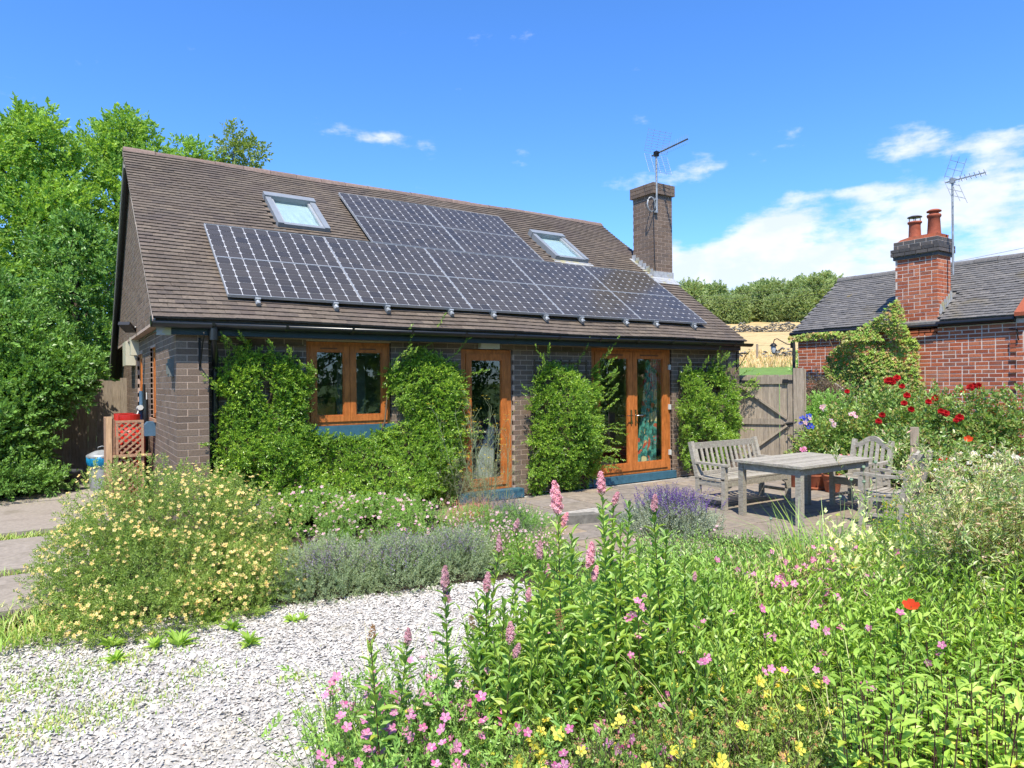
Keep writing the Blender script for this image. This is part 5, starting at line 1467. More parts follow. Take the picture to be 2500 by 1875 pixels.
# shrubs trained on the house wall
def wallshrub(label, poly, depth, dens, seed, sizes=.10, low=None, name='wall_shrub', trellis=None):
    r = np.random.default_rng(seed); t = thing(name, label, 'shrub', (np.mean([p[0] for p in poly]), YW, 0)); ox = t.location[0]
    poly = np.array(poly); n = int(dens); Q = polypts(n, poly, r)
    # distance to outline gives a rounded swell
    dmin = np.full(len(Q), 9.)
    for i in range(len(poly)):
        a, b = poly[i], poly[(i + 1) % len(poly)]; ab = b - a; tt = np.clip(((Q - a) @ ab) / (ab @ ab), 0, 1); dmin = np.minimum(dmin, np.linalg.norm(Q - a - tt[:, None] * ab, axis=1))
    prot = depth * np.minimum(1, dmin / .35) ** .6; zf = np.clip(1.15 - Q[:, 1] / 2.3, .3, 1.1)
    if low: prot = prot + low * np.clip(1 - Q[:, 1] / 1.15, 0, 1) ** .7 * np.minimum(1, dmin / .3)
    base = np.stack([Q[:, 0], np.zeros(n), Q[:, 1]], 1); g = gnoise(base, 5.5, seed) + .6 * gnoise(base, 13, seed + 1)
    prot = prot * (1 + .85 * g); k = g > (-.55 if low is None else np.where(Q[:, 1] < 1.12, -1.3, -.62))
    depthf = 1 - .55 * r.random(n) ** 2.2; y = -np.maximum(prot, .03) * depthf - .03
    P = np.stack([Q[:, 0] - ox, y, Q[:, 1]], 1)[k]
    D = np.stack([r.normal(0, .55, k.sum()), -np.ones(k.sum()) * .8, r.normal(.25, .45, k.sum())], 1)
    ps = [scatter_sprigs(P, D, sizes, SP_SMALL, .35, r)]
    # long shoots sticking out past the outline
    m = 46; i = r.integers(0, len(poly), m); a = poly[i]; b = poly[(i + 1) % len(poly)]; f = r.random((m, 1)); E = a + (b - a) * f; out_ = nrm(E - poly.mean(0)); E = E[:, :] ; keep = E[:, 1] > .25
    E, out_ = E[keep], out_[keep]
    wv = r.normal(0, .35, (len(E), 2)); ln = r.uniform(.2, 1.5, (len(E), 1))
    for s_ in range(7):
        q = E + (out_ + wv * s_ / 7) * (s_ * .030) * ln; Pp = np.stack([q[:, 0] - ox, -.12 - .03 * s_ - depth * .3 + wv[:, 0] * .1, q[:, 1] + .012 * s_], 1) + r.normal(0, .008, (len(q), 3))
        ps.append(scatter_sprigs(Pp, np.stack([out_[:, 0], -.3 + 0 * out_[:, 0], out_[:, 1] + .3], 1), sizes * .8, SP_SMALL, .25, r))
    w = MB()
    for j in range(7):
        x = r.uniform(poly[:, 0].min() + .2, poly[:, 0].max() - .2); pts = [(x - ox + .15 * math.sin(j), -.05, 0)]
        for z in (.4, .8, 1.2, 1.6):
            q = (x + .12 * math.sin(z * 4 + j), z)
            if not pinpoly(np.array([q]), poly)[0] and z > .4: break
            pts.append((q[0] - ox, -.06, z))
        if len(pts) > 1: w.tube(pts, .012, 5)
    w.build('stems', m_twig, t); leafobj('foliage', ps, [L_pyra, m_twig], t)
    if trellis:
        q = MB(); x0, x1, z1 = trellis
        for i in range(int((x1 - x0) / .17) + 1): q.box(x0 - ox + i * .17, x0 - ox + i * .17 + .02, -.025, -.012, .2, z1)
        for i in range(int(z1 / .17)): q.box(x0 - ox, x1 - ox, -.037, -.026, .3 + i * .17, .32 + i * .17)
        q.build('trellis', m_twig, t)
    return t


wallshrub('dense glossy green shrub covering the wall round the window', [(.38, .05), (.40, 1.0), (.44, 1.62), (.50, 1.95), (.72, 2.17), (.98, 2.06), (1.22, 2.04), (1.40, 1.88), (1.58, 1.82), (1.48, 1.62), (1.50, 1.42), (1.42, 1.24), (1.62, 1.06),
    (2.05, 1.02), (2.42, 1.04), (2.52, 1.24), (2.56, 1.5), (2.52, 1.72), (2.50, 1.9), (2.78, 2.02), (3.0, 2.18), (3.25, 2.06), (3.52, 1.95), (3.72, 1.70), (3.66, 1.35), (3.62, 1.0), (3.66, .7), (3.52, .3), (3.46, .02)], .15, 9000, 81, low=.50, trellis=(.7, 1.45, 2.1))
wallshrub('square cut green shrub on a trellis between the two doors', [(4.80, .02), (4.74, .3), (4.86, .55), (4.80, .9), (4.92, 1.15), (4.70, 1.32), (4.92, 1.5), (4.96, 1.86), (5.15, 1.98), (5.42, 1.90), (5.7, 1.96), (6.15, 1.93), (6.20, 1.6), (6.08, 1.3), (6.22, 1.1), (6.10, .8), (6.16, .5), (6.05, .2), (5.8, .02)], .24, 3700, 82, trellis=(4.95, 6.0, 2.05))
wallshrub('green shrub on a trellis between the french doors and the gate', [(8.16, .08), (8.0, .5), (8.06, .9), (7.9, 1.25), (8.1, 1.5), (7.98, 1.78), (8.4, 1.9), (8.75, 1.84), (8.95, 2.04), (9.1, 1.86), (9.42, 1.78), (9.62, 1.5), (9.52, 1.15), (9.62, .9), (9.4, .55), (9.2, .3), (8.9, .08)], .26, 3300, 83, trellis=(8.1, 9.0, 1.95))


# ---- virginia creeper on the cottage
vc = thing('creeper', 'yellow green virginia creeper climbing the cottage chimney breast', 'creeper', (13.6, 0, 0)); r = np.random.default_rng(90)
poly = [(1.55, 2.62), (1.62, 2.76), (.9, 2.80), (.0, 2.78), (-.30, 2.95), (-.62, 3.12), (-.86, 3.40), (-1.05, 3.1), (-1.12, 2.75), (-1.26, 2.4), (-1.28, 1.9), (-1.42, 1.4), (-1.3, .9), (-.2, .7), (.15, 1.25), (.65, 1.6), (.84, 2.0), (.68, 2.35), (.3, 2.55), (.1, 2.62), (.8, 2.66)]
Q = polypts(5200, poly, r); g = gnoise(to3(Q, 0.), 4.5, 9); Q, g = Q[g > -.62], g[g > -.62]; n = len(Q)
P = np.stack([-.03 - .11 * np.clip(.6 + g, 0, 2) * (1 - .5 * r.random(n) ** 2), Q[:, 0], Q[:, 1]], 1); P[:, 0] -= np.where(Q[:, 1] > 2.55, .14, 0)
D = np.stack([-.55 + r.normal(0, .3, n), r.normal(0, .4, n), -.75 + r.normal(0, .25, n)], 1); X, Y, Z = frame(D, r.normal(0, .4, n), np.array([-1., 0, .2]))
V, F, Mi = inst(LOBE, P, X, Y, Z, .085 * r.uniform(.6, 1.2, n)); leafobj('foliage', (V, F, Mi), [L_vine], vc)
w = MB()
for j in range(6): w.tube([(-.02, -.5 + .15 * j, 0), (-.02, -.6 + .2 * j, 1.0), (-.02, -.8 + .25 * j, 2.0), (-.03, -.8 + .3 * j, 2.6)], .012, 5)
w.build('stems', m_twig, vc)

# ---- rose bushes between patio and cottage
rb_ = thing('rose_bush', 'wide rose bush with bright red double roses behind the patio', 'rose bush', (11.0, -2.4, 0)); r = np.random.default_rng(91); ps = []
for k, (c, rad, n_) in enumerate([((-.6, 1.1, .5), (.55, .6, .45), 1100), ((-.3, .55, .8), (.6, .7, .6), 1500), ((0, 0.0, .85), (.6, .6, .55), 1300), ((.1, -.5, .75), (.6, .6, .6), 1300), ((0, -1.0, .80), (.6, .5, .6), 1200), ((.1, -1.45, .75), (.5, .4, .62), 900), ((-.9, -.5, .4), (.5, .8, .42), 1100), ((.3, .9, .95), (.5, .8, .5), 900)]):
    P, D = seen(*ellipsoid_pts(int(n_ * .62), c, rad, 90 + k, .5, 3.0, .7, r=r), rb_.location); ps.append(scatter_sprigs(P, D + [0, 0, .4], .15, [sprig(7, 1, .40, .62, 1.0, s, OVAL, .012) for s in (1, 2)], .5, r))
leafobj('foliage', ps, [L_rose, m_redstem], rb_)
w = MB()
for j in range(16): a = r.uniform(-1.4, 1.5); w.tube([(r.normal(0, .2), a, 0), (r.normal(0, .25), a + .1, .7), (r.normal(0, .3), a + .15, r.uniform(1.1, 1.4))], [.010, .008, .004], 5)
w.build('canes', m_greenstem, rb_)
V, F, Mi = inst(ROSE, np.zeros((1, 3)), *[np.eye(3)[i:i + 1] for i in range(3)], 1.0); rose_me = npmesh('rose', V, F, [P_red])
rl_ = [(1345, 208 + 0, 10.9), (1375, 215, 10.9), (1405, 190, 10.9), (1437, 243, 10.8), (1088, 275, 11.2), (1450, 350, 10.6), (1310, 425, 10.2), (1288, 465, 10.0), (1650, 318, 11), (1468, 300, 10.9), (1497, 388, 10.6), (1685, 402, 10.4), (1715, 415, 10.4),
       (1803, 440, 10.4), (1780, 458, 10.4), (1870, 248, 10.8), (1895, 235, 10.8), (1925, 243, 10.8), (1815, 272, 10.8), (1925, 335, 10.8), (2010, 412, 10.7), (1700, 712, 9.0), (1365, 205, 10.9), (1880, 255, 10.8), (1606, 340, 10.9)]
for (px, py, D_) in rl_:
    p = at((1650 + px / 2.6024) / 1.130199, (850 + py / 2.6024) / 1.130199, D_); v = Vector((CAM[0] - p[0], CAM[1] - p[1], 1.2 + r.normal(0, .8))) + Vector(r.normal(0, 1.2, 3))
    link('rose', rose_me, rb_, loc=tuple(p - np.array([11.0, -2.4, 0])), rot=v.to_track_quat('Z', 'Y').to_euler(), scale=(.052 * r.uniform(.75, 1.15),) * 3)
# mixed border right of the gate: clematis, ferny light greens, dark vine
bo = thing('clematis', 'light green leafy climber with a few blue and pink flowers beside the gate', 'climber', (10.9, -1.0, 0)); ps = []
for k, (c, rad, n_) in enumerate([((-.35, .0, .45), (.35, .4, .5), 700), ((.0, .15, .85), (.35, .4, .5), 650), ((-.4, -.5, .35), (.35, .45, .38), 520)]):
    P, D = ellipsoid_pts(n_, c, rad, 120 + k, .3, 2.6, .6, r=r); ps.append(scatter_sprigs(P, D + [0, 0, .4], .155, SP_SMALL, .5, r))
leafobj('foliage', ps, [L_geran, m_greenstem], bo)
for (px, py, col) in ((850, 437, P_blue), (800, 450, P_blue), (845, 500, P_blue), (838, 460, P_blue), (820, 462, P_palepink), (815, 635, P_pink), (1130, 425, P_palepink), (925, 372, P_palepink), (1000, 488, P_palepink)):
    p = at((1650 + px / 2.6024) / 1.130199, (850 + py / 2.6024) / 1.130199, 11.4); V, F, Mi = heads(np.array([p - [10.9, -1.0, 0]] * 4) + r.normal(0, .03, (4, 3)), np.tile([-.5, -.6, .5], (4, 1)), .04, FL5, r=r)
    leafobj('flowers', (V, F, Mi), [col, P_gold], bo)
dv = thing('dark_vine', 'purple brown leafed vine on the post beside the gate', 'climber', (12.0, -.1, 0)); P, D = ellipsoid_pts(900, (0, 0, 1.35), (.35, .5, .35), 140, .4, 3, .8, r=r)
leafobj('foliage', scatter_sprigs(P, D, .10, SP_SMALL, .8, r), [leafmat('bronze_leaf', [(.10, .07, .045), (.14, .10, .055), (.11, .12, .05)], .25), m_twig], dv)


# ---- cream potentilla bush, left of the drive
def flowers_on(parent, P, D, size, me, n_ind, mats, T, name='flower', rest='flowers', r=rng, jit=.35, objects=True):
    off = np.array(parent.location); k = min(n_ind, len(P)) if objects else 0
    d = np.linalg.norm(P + off - CAM, axis=1); o_ = np.argsort(d); D = nrm(D + r.normal(0, jit, (len(P), 3)))
    for i in o_[:k]:
        q = Vector(D[i]).to_track_quat('Z', 'Y').to_euler(); q.rotate_axis('Z', r.uniform(0, 6))
        link(name, me, parent, loc=tuple(P[i]), rot=q, scale=(size * r.uniform(.8, 1.2),) * 3)
    if k < len(P): leafobj(rest, heads(P[o_[k:]], D[o_[k:]], size, T, r=r, jit=.05), mats, parent)


fl_me = lambda mats, T=FL5, nm='flower': npmesh(nm, T[0], T[1], mats, T[2])
pb = thing('potentilla_bush', 'large spreading bush covered in small cream and apricot flowers', 'bush', (-.32, -1.50, -.12)); ps = []; r = np.random.default_rng(101); FP, FD_ = [], []
for k, (c, rad, n_) in enumerate([((.0, .15, .15), (.95, .95, .92), 3600), ((.42, .15, .15), (.72, .85, .80), 2400), ((-.40, .0, .05), (.55, .8, .74), 2400), ((.05, -.55, .05), (.85, .62, .52), 2600), ((-.1, -.9, .0), (.75, .38, .30), 1500), ((.55, -.6, .0), (.55, .5, .42), 1200), ((.0, .6, .35), (.5, .45, .72), 900), ((.75, .3, .05), (.45, .6, .5), 900)]):
    P, D = seen(*ellipsoid_pts(n_ * 1.35, c, rad, 100 + k, .16, 2.8, .45, lower=-.15, r=r), pb.location); P[:, 2] = np.maximum(P[:, 2], .01); ps.append(scatter_sprigs(P, D + [0, 0, .3], .085, SP_FINE, .5, r))
    Pf, Df = ellipsoid_pts(int(n_ * .34), c, rad * np.array(1.05), 100 + k, .16, 2.8, .08, lower=-.05, r=r); FP.append(Pf); FD_.append(Df)
leafobj('foliage', ps, [L_poten, m_twig], pb)
Pf, Df = np.concatenate(FP), np.concatenate(FD_); m_ = (Pf[:, 2] > .04) & (gnoise(Pf, 4.5, 31) + r.normal(0, .25, len(Pf)) > -.75); Pf, Df = Pf[m_], Df[m_]
flowers_on(pb, Pf, Df * [1, 1, .6] + SUNUP * .9, .0158, fl_me([P_cream, P_orange]), 290, [P_cream, P_orange], FL5, r=r)

# ---- drifts at the foot of the house: pink cranesbill, catmint
cg = thing('cranesbill', 'drift of small pink flowers in front of the wall shrub', 'flower bed plant', (1.5, -1.15, -.12)); r = np.random.default_rng(103); ps = []; FP = []
for k, (c, rad, n_) in enumerate([((-.45, .0, .1), (.6, .65, .54), 1600), ((.25, -.05, .1), (.65, .6, .50), 1600), ((.85, -.05, .05), (.5, .5, .42), 1100), ((1.45, -.35, .05), (.45, .45, .3), 900), ((1.9, -.55, .05), (.45, .45, .28), 700)]):
    P, D = seen(*ellipsoid_pts(n_ * 1.3, c, rad, 110 + k, .2, 3, .5, lower=-.1, r=r), cg.location); ps.append(scatter_sprigs(P, D + [0, 0, .5], .08, SP_FINE, .5, r)); Pf, Df = ellipsoid_pts(int(n_ * .17), c, np.array(rad) * 1.08, 110 + k, .2, 3, .12, lower=.1, r=r); FP.append(Pf)
leafobj('foliage', ps, [L_geran, m_greenstem], cg); Pf = np.concatenate(FP); Pf = Pf[Pf[:, 2] > .1]
flowers_on(cg, Pf, np.tile(SUNUP, (len(Pf), 1)), .018, fl_me([P_palepink, P_pink]), 280, [P_palepink, P_pink], FL5, r=r)


def spikes(P0, H, r, f0=.55, nf=16, fs=.010, fw=.012, stem=.0018, lean=.25, leaves=0, ll=.03, mats=None, T=BUD, lw=.2):
    """thin stems with a flower spike on top; materials: 0 stem, 1 leaf, 2 flower"""
    pa = stems(P0, H, lean, 5, r=r); parts = [stem_mesh(pa, stem, stem * .6, 0)]
    if leaves: parts.append(stem_leaves(pa, leaves, ll, lw, mi=1, t0=.05, t1=f0, e0=1.0, e1=.7, r=r))
    if nf:
        t = np.linspace(f0, 1.0, nf)[None] + np.zeros((len(P0), 1)); P = along(pa, t).reshape(-1, 3); a = r.uniform(0, 6.28, len(P)); q = np.tile(np.linspace(1, .45, nf), len(P0))
        d = np.stack([np.cos(a), np.sin(a), .7 + 0 * a], 1); V, F, Mi = heads(P + d * [1, 1, 0] * (fw * q)[:, None], d, fs * (.55 + .45 * q), T, 2, r, .2); parts.append((V, F, Mi * 0 + 2))
    return parts, pa


def clumpfn(label, name, cat, centre, rad, n, Hm, mats, seed, cushion=None, **k):
    r = np.random.default_rng(seed); t = thing(name, label, cat, centre)
    q = r.normal(0, .42, (n, 2)); P0 = np.stack([q[:, 0] * rad[0], q[:, 1] * rad[1], 0 * q[:, 0]], 1); rr_ = np.hypot(q[:, 0], q[:, 1]); H = Hm * (1 - .22 * rr_) * r.uniform(.75, 1.1, n)
    pa_, _ = spikes(P0 * [.7, .7, 1], H, r, **k)
    leafobj('flower_spikes', pa_, mats, t)
    if cushion:
        P, D = ellipsoid_pts(cushion[0], (0, 0, 0), (rad[0] * .95, rad[1] * .95, Hm * cushion[1]), seed, .2, 3, .5, lower=-.05, r=r); leafobj('foliage', scatter_sprigs(P, D + [0, 0, .7], cushion[2], SP_FINE, .4, r), [mats[1], mats[0]], t)
    return t


for k, (x, y, rx, ry, lab) in enumerate([(.92, -2.25, .52, .46, 'greyish catmint mound next to the cream flowered bush'), (1.55, -2.35, .55, .45, 'greyish catmint mound with violet spikes in the middle of the drift'), (2.12, -2.40, .5, .42, 'greyish catmint mound at the right end of the drift by the gravel'), (.55, -.75, .35, .3, 'thin violet catmint spikes rising before the wall shrub')]):
    clumpfn(lab, 'catmint', 'catmint', (x, y, -.15), (rx, ry), 150 if k < 3 else 60, .46 if k < 3 else .75, [m_palestem, L_nepeta, P_nep], 130 + k, cushion=(3000, .84, .075) if k < 3 else None, nf=12, fs=.0135, fw=.014, leaves=10, ll=.028, lean=.7 if k < 3 else .3, lw=.5, f0=.62)
clumpfn('lavender clump in full purple flower at the edge of the patio', 'lavender', 'lavender', (5.05, -2.5, -.14), (.60, .60), 400, .58, [m_palestem, L_lav, P_purple], 140, cushion=(2600, .62, .10), nf=13, fs=.0135, fw=.010, leaves=6, ll=.04, lean=.75, f0=.80)
clumpfn('faded lavender clump on the corner of the stone step', 'lavender', 'lavender', (3.35, -1.45, -.14), (.4, .35), 120, .5, [m_palestem, L_lav, P_nep], 141, cushion=(1100, .6, .09), nf=10, fs=.010, fw=.008, leaves=6, ll=.035, lean=.5, f0=.8)
for k, (x, y) in enumerate([(2.68, -2.35), (2.95, -2.75), (2.62, -1.75)]):
    clumpfn(['low leafy green plant with tiny pink flowers beside the gravel', 'bright green low plant at the foot of the lower landing', 'low green foliage by the garden lamp'][k], 'border_plant', 'plant', (x, y, -.15), (.38, .36), 110, .38, [m_greenstem, L_geran, P_palepink], 150 + k, cushion=(1300, .7, .07), nf=3, fs=.013, leaves=8, ll=.04, lean=.6, lw=.5, T=FL5)

# ---- fennel in front of the single door
fn = thing('fennel', 'tall bronze fennel gone to flower before the single glazed door', 'fennel', (3.35, -.70, -.1)); r = np.random.default_rng(160)
q = np.concatenate([r.normal(0, .17, (9, 2)), r.normal(0, .10, (4, 2)) + [.42, .05]]); P0 = to3(q, 0.); pa = stems(P0, r.uniform(1.0, 1.55, 13), .28, 6, r=r); parts = [stem_mesh(pa, .006, .003, 0)]
um = []
for i in range(13):
    for j in range(9):
        t = r.uniform(.35, 1.0) if j else 1.0; p = along(pa[i:i + 1], np.array([[t]]))[0, 0]; a = r.uniform(0, 6.28); L = r.uniform(.12, .30) * (1.2 - .5 * t)
        e = p + np.array([math.cos(a) * .55, math.sin(a) * .55, .85]) * L; parts.append(stem_mesh(np.array([[p, (p + e) / 2 + [0, 0, -.01], e]]), .003, .0018, 0))
        for q in range(5 if j < 6 else 0): b = r.uniform(0, 6.28); e2 = e + np.array([math.cos(b) * .035, math.sin(b) * .035, .03]); parts.append(stem_mesh(np.array([[e, e2]]), .0014, .001, 0)); um.append(e2)
leafobj('stems', parts, [m_palestem], fn); um = np.array(um); leafobj('flower_heads', heads(um, np.tile([0, 0, 1.], (len(um), 1)), .010, FL4, r=r), [P_gold], fn)
P = r.normal(0, 1, (700, 3)) * [.22, .16, .22] + [.05, -.05, .42]; leafobj('foliage', scatter_sprigs(P, r.normal(0, .6, (700, 3)) + [0, 0, .6], .13, [sprig(16, 1, .26, .07, 1.0, s, TRI, .008) for s in (1, 2)], .4, r), [L_fenn, m_palestem], fn)
rg = thing('red_grass', 'soft reddish brown grass tuft beneath the fennel', 'grass', (3.15, -1.0, -.12)); leafobj('blades', blades(r.normal(0, .10, (500, 3)) * [1.6, 1, 0], r.uniform(.25, .5, 500), .0016, .7, 5, r), [leafmat('red_brown_blade', [(.32, .12, .08), (.38, .18, .11), (.25, .15, .07)], .3)], rg)


# ================================================================== FOREGROUND BORDER
def patch(xr, Dr, n, seed, z=-.15):
    r = np.random.default_rng(seed); return viewpatch(n, xr, Dr, z, r), r


# cranesbill mat in the front left corner of the border
def drift(name, label, cat, xr, Dr, n, H, mats, seed, K=9, ll=.045, lw=.45, T=LEAF2, lean=.5, flower_T=None, fsize=.015, fmats=None, fn_=0, fobj=0, fdir=SUNUP, whorl=False, e0=.9, e1=.4, r0=.0022, t0=.25, side=0, poly=None, pos_=None, z=-.15, extra=None):
    P0, r = patch(xr, Dr, n, seed, z)
    if poly is not None: P0 = P0[pinpoly(P0[:, :2], poly)]
    c = P0.mean(0); c[2] = z; t = thing(name, label, cat, tuple(c)); P0 = P0 - c; n = len(P0)
    g = gnoise(P0, 2.2, seed); Hh = (H if not callable(H) else H(P0 + c)) * (1 + .22 * g) * r.uniform(.72, 1.1, n)
    pa = stems(P0, Hh, lean, 4, r=r); leafobj('stems', stem_mesh(pa, r0, r0 * .6), [mats[0]], t)
    ps = [stem_leaves(pa, K, ll, lw, T, e0, e1, t0, 1.0, whorl, r)]
    ps.append(stem_leaves(pa[::3], 3, ll * .9, lw, T, .4, -.3, .15, .8, False, r, mi=1)) if ll > .03 else None
    if side:
        P = along(pa, r.uniform(.4, 1, (n, side))).reshape(-1, 3); ps.append(scatter_sprigs(P, r.normal(0, .7, (len(P), 3)) + [0, 0, .6], ll * 2.2, [SP_SMALL, SP_FINE][0], .3, r)); ps[-1] = (ps[-1][0], ps[-1][1], ps[-1][2] * 0)
    leafobj('foliage', ps, [mats[1], L_yel], t)
    if fn_:
        i = r.integers(0, n, fn_); P = pa[i, -1] + r.normal(0, .02, (fn_, 3)) + [0, 0, .02]
        flowers_on(t, P, np.tile(fdir, (fn_, 1)), fsize, npmesh('flower', flower_T[0], flower_T[1], fmats, flower_T[2]), fobj, fmats, flower_T, r=r, jit=.45, objects=fobj > 0)
    return t, pa, r


drift('cranesbill', 'pink cranesbill mat spilling onto the gravel at the bottom of the border', 'cranesbill', (690, 1420), (2.35, 3.25), 1500, .47, [m_greenstem, L_geran], 201, 5, .036, .62, LOBE, .7, FL5, .0205, [P_pink, P_palepink], 210, 210, side=1)
drift('cranesbill', 'pale pink cranesbill mixed with grass behind the bright pink mat', 'cranesbill', (860, 1500), (2.9, 3.5), 500, .50, [m_greenstem, L_geran], 202, 7, .036, .6, LOBE, .7, FL5, .019, [P_palepink, P_pink], 80, 80, side=1)
drift('potentilla_bush', 'bright green bush with clear yellow flowers at the bottom centre', 'bush', (1120, 1800), (2.25, 3.15), 1500, .47, [m_twig, L_poten], 203, 9, .030, .36, LEAF2, .6, FL5, .024, [P_yellow, P_gold], 150, 150, side=2)
t, pa, r = drift('potentilla_bush', 'lower potentilla growth full of orange spent buds at the bottom', 'bush', (1250, 1700), (2.3, 2.9), 420, .50, [m_twig, L_poten], 204, 9, .028, .36, LEAF2, .6, side=2)
i = r.integers(0, len(pa), 260); leafobj('spent_buds', heads(pa[i, -1] + r.normal(0, .035, (260, 3)), np.tile(SUNUP, (260, 1)), .0085, FL4, r=r), [P_rust], t)
drift('phlox', 'leafy light green phlox stems not yet in flower in the middle of the border', 'phlox', (1330, 1960), (3.0, 4.3), 1200, .74, [m_greenstem, L_light], 205, 19, .070, .42, OVAL, .22, whorl=True, e0=.75, e1=.15, r0=.003, t0=.22)
drift('phlox', 'tall dark stemmed phlox with broad light leaves in the bottom right corner', 'phlox', (1830, 2300), (2.0, 3.2), 520, .80, [m_redstem, L_light], 206, 18, .078, .36, LEAF6, .16, whorl=True, e0=.55, e1=-.05, r0=.0035, t0=.3)
drift('aster', 'narrow leafed green asters along the right of the border', 'aster', (1550, 2300), (2.9, 3.9), 900, .72, [m_greenstem, L_light], 207, 20, .075, .26, LEAF2, .22, e0=.85, e1=.3, r0=.003)
drift('aster', 'pale green leafy asters at the back of the border before the patio', 'aster', (1250, 1720), (3.9, 5.1), 700, .55, [m_greenstem, L_geran], 208, 14, .065, .32, LEAF2, .3, FL5, .014, [P_palepink, P_pink], 40, 40)
drift('campion', 'cloud of small rose pink flowers on reddish stems mid right', 'campion', (1600, 1850), (3.7, 4.6), 420, .66, [m_redstem, L_dry], 209, 8, .045, .22, LEAF2, .45, FL5, .020, [P_pink, P_palepink], 170, 170)
drift('campion', 'lone magenta flowers threaded through the phlox', 'campion', (1350, 2000), (2.6, 3.3), 50, .78, [m_redstem, L_geran], 210, 6, .045, .3, LEAF2, .4, FL5, .019, [P_pink, P_palepink], 40, 40)


def mixgrass(label, xr, Dr, n, H, seed, mat, w=.0028, bend=.6, name='grass', z=-.15):
    P0, r = patch(xr, Dr, n, seed, z); c = P0.mean(0); c[2] = z; t = thing(name, label, 'grass', tuple(c)); leafobj('blades', blades(P0 - c, H * r.uniform(.6, 1.15, n), w, bend, 5, r), [mat], t); return t


drift('border_foliage', 'tall soft green shoots rising through the willow', 'plant', (1940, 2300), (4.2, 5.4), 420, .85, [m_palestem, L_light], 231, 16, .06, .28, LEAF2, .35)
mixgrass('green grass blades pushing up through the cranesbill', (720, 1500), (2.4, 3.6), 330, .62, 220, L_grass)
mixgrass('long grass blades scattered through the phlox and asters', (1300, 2250), (2.5, 4.5), 800, .82, 221, L_grass, .0032)
mixgrass('straw coloured dry grass among the pink flowers', (1600, 2000), (3.4, 4.8), 450, .85, 222, L_dry, .0022, .7)
mixgrass('arching green grass clump in front of the table', (1710, 1850), (4.7, 5.2), 260, 1.0, 223, L_spir, .006, .75)
drift('border_foliage', 'low soft green plants spilling against the near edge of the patio', 'plant', (1380, 1960), (5.3, 7.0), 1300, .36, [m_greenstem, L_geran], 230, 9, .045, .4, LEAF2, .6, FL5, .014, [P_palepink, P_pink], 30, 30)
mixgrass('airy dry grass behind the willow', (2030, 2230), (4.8, 6.4), 300, .9, 224, L_grass, .0022, .6)
drift('goldenrod', 'feathery goldenrod just starting to turn yellow beside the armchairs', 'goldenrod', (1890, 2000), (5.1, 5.7), 70, .95, [m_greenstem, L_light], 225, 26, .06, .16, LEAF2, .2, BUD, .018, [P_gold], 60, 0)
drift('border_foliage', 'mixed pale green foliage under the willow at the right edge', 'plant', (1850, 2300), (3.6, 6.0), 900, .62, [m_greenstem, L_geran], 226, 12, .06, .3, LEAF2, .4)
drift('border_foliage', 'low green foliage edging the patio below the table', 'plant', (1400, 1950), (4.5, 5.35), 700, .44, [m_greenstem, L_geran], 227, 10, .045, .35, LEAF2, .6)
drift('border_foliage', 'low light green growth between the spiraea and the lavender', 'plant', (1150, 1650), (4.2, 5.6), 640, .44, [m_greenstem, L_light], 228, 11, .055, .35, LEAF2, .4)


# ---- spiraea: each flowering stem is a plant of its own
LF6 = npmesh('leaf', LEAF6[0], LEAF6[1], [L_spir]); LF6y = npmesh('leaf', LEAF6[0], LEAF6[1], [L_yel])


def plume_mesh(name, mats, n, seed, length, wid, T=FL4):
    r = np.random.default_rng(seed); t = r.random(n) ** .85; a = r.uniform(0, 6.28, n); w = wid * (np.sin(math.pi * (.12 + .80 * t)) ** .7) * (1 - .45 * t) * (1 + .25 * np.sin(a * 3 + t * 20)) * r.uniform(.8, 1.1, n)
    P = np.stack([w * np.cos(a), w * np.sin(a), t * length], 1); D = np.stack([np.cos(a), np.sin(a), .5 + 0 * a], 1)
    V, F, Mi = heads(P, D, .0062, T, r=r, jit=.5); return npmesh(name, V, F, mats, Mi)


